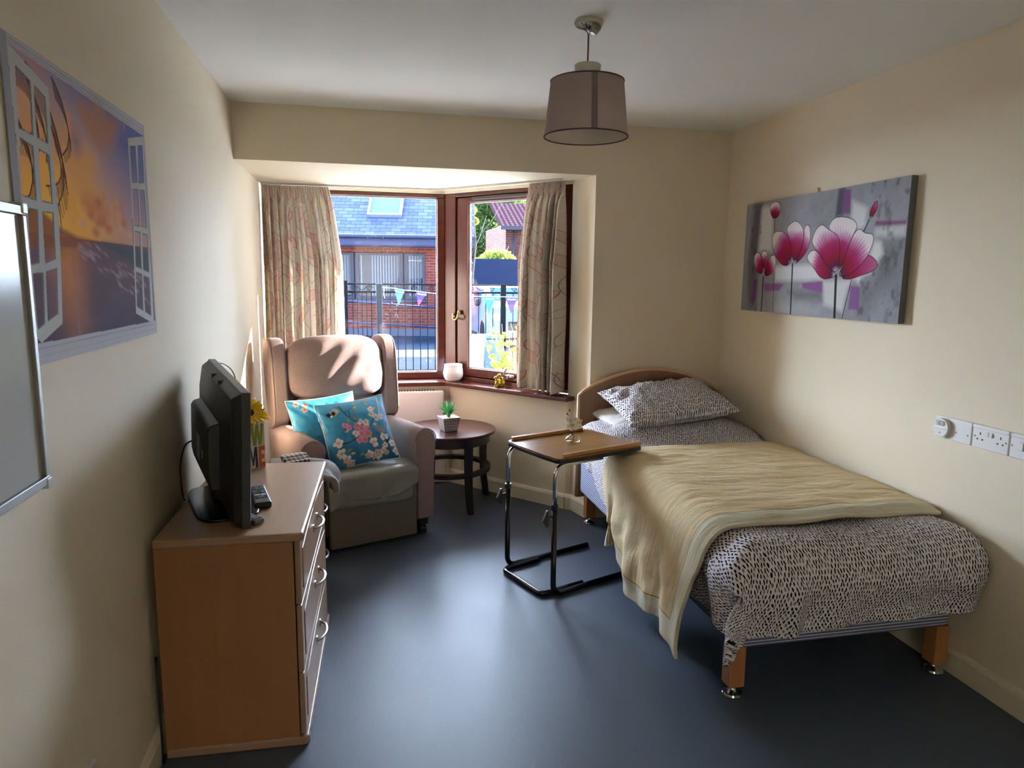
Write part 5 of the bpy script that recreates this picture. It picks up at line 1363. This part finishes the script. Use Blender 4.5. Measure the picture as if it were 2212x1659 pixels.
ipost('black iron gate post, left one of the close pair beside the curtain', .315, 11.02, .05, 1.43)
ipost('black iron gate post, right one of the close pair beside the curtain', .40, 10.98, .07, 1.425)
ipost('wide green-grey railing post in the middle of the left window view', .91, 11.0, .085, 1.385, plain('green_grey_paint', '#151e22', .7, spec=.2))
ipost('thick dark railing post seen through the right-hand window', 2.87, 11.0, .08, 1.39)

# ---- bunting
bt = T('bunting', 'string of teal and purple triangular pennants tied along the black railings', 'bunting', (0, 10.93, 0))
MB().tube([(.96, 0, 1.33), (1.146, 0, 1.314), (1.294, 0, 1.287), (1.472, 0, 1.275), (1.66, 0, 1.25), (1.9, 0, 1.235), (2.15, 0, 1.215), (2.35, 0, 1.20), (2.75, 0, 1.197), (3.1, 0, 1.19), (4.0, 0, 1.22), (5.0, 0, 1.30)], .006, 6).build('string', plain('white_cord', '#c9d4d6', .8), bt, smooth=True)
MB().tube([(.985, .01, 1.33), (.975, -.01, 1.24), (.992, .0, 1.16)], .006, 6).build('string_end', plain('white_cord_end', '#c9d4d6', .8), bt, smooth=True)
def textmesh(name, s, size, mat, parent, Mx):
    cu = bpy.data.curves.new(name, 'FONT'); cu.body = s; cu.size = size; cu.align_x = 'CENTER'; cu.align_y = 'CENTER'; cu.extrude = .0008
    o = bpy.data.objects.new(name, cu); COL.objects.link(o); dg_ = bpy.context.evaluated_depsgraph_get(); me = bpy.data.meshes.new_from_object(o.evaluated_get(dg_))
    bpy.data.objects.remove(o); o = bpy.data.objects.new(name, me); COL.objects.link(o); me.materials.clear(); me.materials.append(mat); o.parent = parent; o.matrix_local = Mx; return o
m_wh = plain('white_print', '#e6eaec', .6)
for nm, a, b, c_, col_, col2 in (('teal', (1.146, 1.312), (1.294, 1.285), (1.199, 1.044), '#2f8fa0', '#58b7b4'), ('violet', (1.472, 1.275), (1.644, 1.252), (1.506, 1.038), '#4a3fb0', '#8a4cc4'), ('sky', (2.13, 1.217), (2.30, 1.204), (2.22, .95), '#7fbfe0', '#a8d8ea'),
        ('teal', (2.542, 1.198), (2.737, 1.197), (2.626, .917), '#2f8f94', '#3f9c98'), ('purple', (2.887, 1.193), (3.099, 1.190), (2.989, .918), '#4a3a9c', '#6a4ab0'), ('teal', (3.35, 1.195), (3.55, 1.20), (3.45, .93), '#2f8f94', '#3f9c98')):
    pm_ = M('pennant_' + nm, col_, .8); x, y, z = pm_.xyz(pm_.tc()); nn = (x * 9.0).sin() * .03
    pm_.base(pm_.mix((z + nn).gt(b[1] - .085), col2, col_)); pm_.translucent(.3, col2)
    pe = MB().prism([a, b, c_], -.0015, .0015, 1).build('pennant', pm_.m, bt)
    cx, cz = (a[0] + b[0]) / 2, (a[1] + b[1]) / 2 - .038; an = math.atan2(b[1] - a[1], b[0] - a[0])
    textmesh('lettering', 'Abbeyfield', .034, m_wh, pe, Matrix.Translation((cx, -.003, cz)) @ Matrix.Rotation(-an, 4, 'Y') @ Matrix.Rotation(R(90), 4, 'X'))

# ---- far brick house, right
fh = T('brick_house', 'two-storey brick house with pantile roof far behind, beside the trees', 'building', (10.46, 48, 0))
wl = MB(); wl.box(0, 7, 0, 8, gz, 5.15); wl.build('wall', brick('brown_brick', '#55302a', '#6b4237', '#6a625c', .45, .15, 'xy'), fh)
tl = M('pantile', '#8a5a4c', .95, spec=0.0); x, y, z = tl.xyz(tl.tc()); k = (x / .34 + (y / .36).floor() * .0).fract(); kk = (y / .36).fract()
tl.base(tl.mix((k.lt(.45) * kk.gt(.35)), '#3a262c', '#7a5850')); tl.bump((k * 3.14).sin() + kk, .03)
rfm = MB(); rfm.box(-.5, 7.5, 0, 4.9, -.12, 0); o = rfm.build('roof', tl.m, fh); o.matrix_local = Matrix.Translation((0, -.6, 4.95)) @ Matrix.Rotation(R(24), 4, 'X')
MB().box(-.5, 7.5, -.64, -.56, 4.72, 4.98).build('fascia', m_dframe, fh)
MB().tube([(.55, -.06, 0), (.55, -.06, 4.9)], .06, 8).build('drainpipe', m_dframe, fh, smooth=True)
for z0, z1 in ((3.05, 4.85), (.3, 1.75)):
    f = MB(); f.box(1.35, 2.9, -.04, .05, z0, z1); wf_ = f.build('window', m_dframe, fh)
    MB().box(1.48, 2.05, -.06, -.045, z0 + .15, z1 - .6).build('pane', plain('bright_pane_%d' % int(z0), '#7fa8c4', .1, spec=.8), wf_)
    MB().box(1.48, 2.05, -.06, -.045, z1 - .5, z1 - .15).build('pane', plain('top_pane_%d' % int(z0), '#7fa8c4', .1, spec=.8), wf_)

# dark close-boarded screen
tag(MB().box(4.2, 8.6, 30, 30.15, gz, 2.28).build('board_fence', plain('dark_blue_board', '#28344c', .9, var=.2, scale=2, spec=.05), None), 'dark close-boarded fence below the trees, left of the brick house', 'fence')
# ---- trees
def leafmat(name, a, b):
    m = M(name, a, .7, spec=.2); m.base(m.mix(m.noise(m.tc(), 1.6, 4, .7), a, b)); m.translucent(.35, b); return m.m
def foliage(name, mat, parent, centres, nleaf, size, seed, squash=.8):
    r = np.random.default_rng(seed); V = []; n = 0; allv = []
    for (cx, cy, cz, rad, frac) in centres:
        k = int(nleaf * frac); d = r.normal(size=(k, 3)); d /= np.linalg.norm(d, axis=1)[:, None]; rr = rad * (.45 + .55 * r.random(k) ** .5)
        c = np.array([cx, cy, cz]) + d * rr[:, None] * np.array([1, 1, squash]); allv.append(c)
    c = np.concatenate(allv); k = len(c); s_ = size * (.6 + .8 * r.random(k))
    u = r.normal(size=(k, 3)); u /= np.linalg.norm(u, axis=1)[:, None]; w_ = np.cross(u, r.normal(size=(k, 3))); w_ /= np.linalg.norm(w_, axis=1)[:, None]
    co = np.stack([c - u * s_[:, None], c + w_ * s_[:, None] * .5, c + u * s_[:, None], c - w_ * s_[:, None] * .5], 1).reshape(-1, 3).astype(np.float32)
    me = bpy.data.meshes.new(name); me.vertices.add(len(co)); me.vertices.foreach_set('co', co.ravel())
    q = np.arange(4 * k, dtype=np.int32); me.loops.add(4 * k); me.loops.foreach_set('vertex_index', q); me.polygons.add(k); me.polygons.foreach_set('loop_start', np.arange(0, 4 * k, 4, dtype=np.int32)); me.update(calc_edges=True)
    me.materials.append(mat); o = bpy.data.objects.new(name, me); COL.objects.link(o); o.parent = parent; return o
m_bark = plain('grey_bark', '#4a4640', .9, var=.3, scale=8)
def tree(label, x, y, h, blobs, mat, nleaf, size, seed, tr=.22):
    t_ = T('tree', label, 'tree', (x, y, gz)); rr = random.Random(seed)
    tb = MB(); tb.tube([(0, 0, 0), (.05, 0, h * .3), (.2, .1, h * .55), (.1, 0, h * .8)], [tr, tr * .8, tr * .5, tr * .2], 10)
    for i in range(6):
        a = rr.random() * 6.28; z0 = h * (.25 + .08 * i); L = h * .3
        tb.tube([(.05, 0, z0), (math.cos(a) * L * .5, math.sin(a) * L * .5, z0 + L * .5), (math.cos(a) * L * .8, math.sin(a) * L * .8, z0 + L)], [tr * .4, tr * .25, tr * .08], 7)
    tb.build('trunk', m_bark, t_, smooth=True)
    o = foliage('foliage', mat, t_, blobs, nleaf, size, seed); tag(o, kind='stuff')
m_leaf1 = leafmat('mixed_green_leaves', '#2f4a2a', '#6f8a3c'); m_leaf2 = leafmat('yellow_green_leaves', '#5f7a34', '#a8a848'); m_leaf3 = leafmat('deep_green_leaves', '#24402c', '#4f7040')
tree('tall grey-green tree filling the sky above the dark board fence', 11.6, 67, 11, [(0, 0, 5.5, 3.6, .40), (-1.0, 0, 8.0, 3.4, .28), (1.5, 0, 9.0, 3.2, .25), (0, 0, 2.6, 2.6, .07)], m_leaf1, 26000, .20, 3)
tree('broad darker tree rising behind the roof of the brick house', 21.5, 84, 12, [(0, 0, 7, 5.0, .5), (-3, 0, 9, 4, .25), (4, 0, 9, 4, .25)], m_leaf3, 18000, .26, 5)
tree('low bright yellow-green tree just above the board fence beside the house', 8.5, 41, 4, [(0, 0, 2.3, 1.2, .6), (-.9, 0, 2.0, .9, .4)], m_leaf2, 5000, .13, 8, .1)
tree('yellow-leaved slender tree at the left edge of the right-hand window', 4.9, 27.6, 5.2, [(0, 0, 4.2, .22, .2), (-.15, 0, 3.4, .20, .2), (.1, 0, 4.9, .25, .2), (.12, 0, 3.8, .18, .2), (-.12, 0, 4.55, .2, .2)], m_leaf2, 1500, .06, 12, .05)
# ---- bins and van
def bin_(label, x, y, col_, w_, h_):
    t_ = T('wheelie_bin', label, 'bin', (x, y, gz))
    MB().add([(-w_ * .4, -w_ * .45, .04), (w_ * .4, -w_ * .45, .04), (w_ * .4, w_ * .45, .04), (-w_ * .4, w_ * .45, .04), (-w_ * .5, -w_ * .55, h_), (w_ * .5, -w_ * .55, h_), (w_ * .5, w_ * .55, h_), (-w_ * .5, w_ * .55, h_)], [(0, 3, 2, 1), (4, 5, 6, 7), (0, 1, 5, 4), (1, 2, 6, 5), (2, 3, 7, 6), (3, 0, 4, 7)]).build('body', plain(col_[1:] + '_bin', col_, .6), t_, bevel=.02)
    MB().box(-w_ * .53, w_ * .53, -w_ * .6, w_ * .6, h_, h_ + .05).build('lid', plain(col_[1:] + '_lid', col_, .5), t_, bevel=.02)
    MB().tube([(-w_ * .5, w_ * .45, .07), (w_ * .5, w_ * .45, .07)], .07, 14).build('wheels', m_dark, t_, smooth='auto')
bin_('pale green bin at the lower left of the right-hand window view', 2.26, 10.2, '#a9bdb4', .30, .72)
bin_('slate blue bin next to the pale green bin behind the rose bush', 2.58, 10.45, '#3f5a78', .32, .70)
vn_ = T('parked_van', 'white van parked beyond the railings, seen through the right-hand window', 'van', (4.35, 15.5, gz))
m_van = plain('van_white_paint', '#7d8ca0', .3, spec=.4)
prof = [(0, .25), (0, .75), (.12, .95), (.75, 1.05), (1.35, 1.38), (3.2, 1.40), (3.5, 1.25), (3.5, .25)]
vb = MB(); P = []
for sx, k in ((-.92, .88), (-.90, .98), (-.80, 1), (.80, 1), (.90, .98), (.92, .88)): P.append([(sx * (1 if z < .9 else .90), y, .25 + (z - .25) * k) for y, z in prof])
n = len(prof); vs = [v for r_ in P for v in r_]; fs = [tuple(range(n)), tuple(range(5 * n, 6 * n))[::-1]] + [(i * n + j, (i + 1) * n + j, (i + 1) * n + (j + 1) % n, i * n + (j + 1) % n) for i in range(5) for j in range(n)]
vb.add(vs, fs).build('body', m_van, vn_, bevel=.03, seg=3)
MB().add([(-.70, .80, 1.085), (.70, .80, 1.085), (.64, 1.30, 1.365), (-.64, 1.30, 1.365)], [(0, 1, 2, 3)]).build('windscreen', plain('blue_windscreen', '#2f4a78', .05, spec=.9), vn_, solid=.01)
for sx in (-1, 1):
    MB().box(sx * .84 - .03, sx * .84 + .03, 1.5, 2.4, 1.0, 1.27).build('side_window', m_hglass, vn_, bevel=.01)
    MB().sbox((sx * .68, .03, .72), (.16, .05, .09), 3, 6).build('headlamp', plain('lamp_glass%d' % (sx + 1), '#b9c4cc', .1, spec=.9), vn_, smooth=True)
    MB().sbox((sx * 1.0, 1.0, 1.02), (.07, .05, .09), 3, 6).build('mirror', m_dark, vn_, smooth=True)
    for yy in (.75, 2.8): MB().lathe([(0, -.09), (.30, -.09), (.31, 0), (.30, .09), (0, .09)], 28, (sx * .84, yy, .31), Matrix.Rotation(PI / 2, 4, 'Y'), False).build('wheel', m_dark, vn_, smooth='auto')
MB().box(-.45, .45, -.02, .02, .42, .62).build('grille', m_dark, vn_, bevel=.01)
# ---- rose bush just outside the right-hand window
rb_ = T('rose_bush', 'sunlit yellow-green rose bush just outside the right-hand window', 'shrub', (2.12, 6.35, gz))
m_rose = leafmat('sunlit_rose_leaves', '#47621c', '#7f8f30'); m_rst = plain('rose_stem', '#8f6a3a', .8)
rr = random.Random(4); stb = MB(); lv = MB()
def rleaf(p_, d_, L):
    petal(lv, p_, d_, (0, -.6, .8), L, L * .42, .15)
for i in range(34):
    a = rr.random() * 2 * PI; h_ = .72 + .62 * rr.random(); sp_ = .18 + .30 * rr.random()
    if i < 2: a, h_, sp_ = ((.0, 1.50, .24), (.5, 1.42, .22))[i]
    pts = [Vector((math.cos(a) * sp_ * t ** 1.3 + .04 * math.sin(t * 5 + i), math.sin(a) * sp_ * .6 * t + .02 * math.cos(i + t * 4), h_ * t)) for t in np.linspace(0, 1, 9)]
    stb.tube(pts, [.006, .006, .005, .005, .004, .004, .003, .003, .002], 5)
    for k in range(30):
        t = .40 + .55 * rr.random(); j = min(7, int(t * 8)); p_ = pts[j].lerp(pts[j + 1], t * 8 - j)
        b = rr.random() * 2 * PI; rleaf(p_, Vector((math.cos(b), math.sin(b) * .7, .15 + .3 * rr.random())), .026 + .030 * rr.random())
stb.build('stems', m_rst, rb_, smooth=True); tag(lv.build('leaves', m_rose, rb_, smooth=True), kind='stuff')
for q in ((.30, -.02, 1.02), (.26, .05, .86)):
    fl = MB()
    for k in range(9):
        a = k * 2.4; petal(fl, q, Vector((math.cos(a), math.sin(a) - .4, .5)), (0, -1, .2), .028, .018, .5)
    fl.build('rose_bloom', plain('pale_pink_rose', '#d9a59c', .7), rb_, smooth=True)
# small weeds by the railing foot
for i, (wx_, lab) in enumerate(((1.02, 'tiny green weed at the foot of the railings, nearest the armchair'), (1.27, 'bushier green weed at the foot of the railings, middle of the three'), (1.45, 'green weed at the foot of the railings, nearest the window corner post'))):
    wd_ = MB(); r2 = random.Random(i + 50)
    for k in range(26):
        a = r2.random() * 6.28; petal(wd_, (r2.uniform(-.04, .04), r2.uniform(-.03, .03), .02 + .12 * r2.random()), Vector((math.cos(a), math.sin(a), .5)), (0, 0, 1), .05, .015, .2)
    o = wd_.build('weed', m_leaf2 if i == 1 else m_rose, None, smooth=True, loc=(wx_, 10.85, gz)); tag(o, lab, 'plant')

# ================================================================ LIGHT
w = bpy.data.worlds.new('sky'); scn.world = w; w.use_nodes = True; nt = w.node_tree; bg = nt.nodes['Background']
tc = nt.nodes.new('ShaderNodeTexCoord'); sep = nt.nodes.new('ShaderNodeSeparateXYZ'); nt.links.new(tc.outputs['Generated'], sep.inputs[0])
rp = nt.nodes.new('ShaderNodeValToRGB'); nt.links.new(sep.outputs['Z'], rp.inputs[0])
rp.color_ramp.elements[0].position = 0.0; rp.color_ramp.elements[0].color = (.72, .82, 1.0, 1)
rp.color_ramp.elements[1].position = .5; rp.color_ramp.elements[1].color = (.22, .42, .95, 1)
nt.links.new(rp.outputs[0], bg.inputs[0]); bg.inputs[1].default_value = SKY
def lightdir(name, v, e, col_, ang_):
    l = bpy.data.lights.new(name, 'SUN'); l.energy = e; l.color = col_; l.angle = R(ang_); o = bpy.data.objects.new(name, l); COL.objects.link(o)
    o.rotation_euler = Vector(v).to_track_quat('-Z', 'Y').to_euler(); return o
lightdir('sun', (-1, -.40, -.24), SUN, (1.0, .96, .9), .5)
lightdir('room_fill_sun', (.22, -1, -.30), ROOM_FILL, (.66, .80, 1.0), 85)  # second, very wide sun lamp added to light the room through the windows
# the window openings guide the sampling of the sky
for nm, c_, rot_, sx, sy in (('window_portal', (.62, 5.19, 1.43), (R(90), 0, PI), 1.24, 1.3), ('window_portal', tuple(Vector((1.25, 5.10, 0)) + Vector((.658, -.753, 0)) * .52 + Vector((.753, .658, 0)) * .09 + Vector((0, 0, 1.43))), (R(90), 0, ang + PI), 1.04, 1.3)):
    l = bpy.data.lights.new(nm, 'AREA'); l.shape = 'RECTANGLE'; l.size = sx; l.size_y = sy; l.cycles.is_portal = True
    o = bpy.data.objects.new(nm, l); COL.objects.link(o); o.location = c_; o.rotation_euler = rot_
# unseen fill lamp, added beyond the doorway to brighten the room
l = bpy.data.lights.new('rear_fill', 'AREA'); l.shape = 'RECTANGLE'; l.size = .9; l.size_y = .5; l.energy = REAR_FILL; l.color = (1.0, .98, .94)
o = bpy.data.objects.new('rear_fill', l); COL.objects.link(o); o.location = (1.0, -1.9, 2.38); o.rotation_euler = (0, 0, 0)

# ================================================================ CAMERA
cam = bpy.data.cameras.new('camera'); co = bpy.data.objects.new('camera', cam); COL.objects.link(co); scn.camera = co
yaw, pit, rol = -0.212875878, -0.153054442, -0.0124028078
Rm = Matrix.Rotation(yaw, 3, 'Z') @ Matrix.Rotation(pit, 3, 'X') @ Matrix.Rotation(rol, 3, 'Y')
B = Matrix(((1, 0, 0), (0, 0, -1), (0, 1, 0)))     # camera axes (right, up, back) -> (x, z, -y)
co.matrix_world = Matrix.Translation((.654279, 0, 1.50635769)) @ (Rm @ B).to_4x4()
cam.sensor_width = 36; cam.lens = 1495.52277 / 2212 * 36; cam.clip_start = .05; cam.clip_end = 300
vs_ = scn.view_settings; vs_.view_transform = 'Standard'; vs_.look = 'None'; vs_.gamma = 1.0; vs_.use_curve_mapping = False; vs_.exposure = EXPO
scn.cycles.max_bounces = 8; scn.cycles.diffuse_bounces = 5; scn.cycles.transparent_max_bounces = 12; scn.cycles.sample_clamp_indirect = 8
scn.cycles.use_adaptive_sampling = True; scn.cycles.adaptive_threshold = .08
scn.cycles.caustics_reflective = False; scn.cycles.caustics_refractive = False
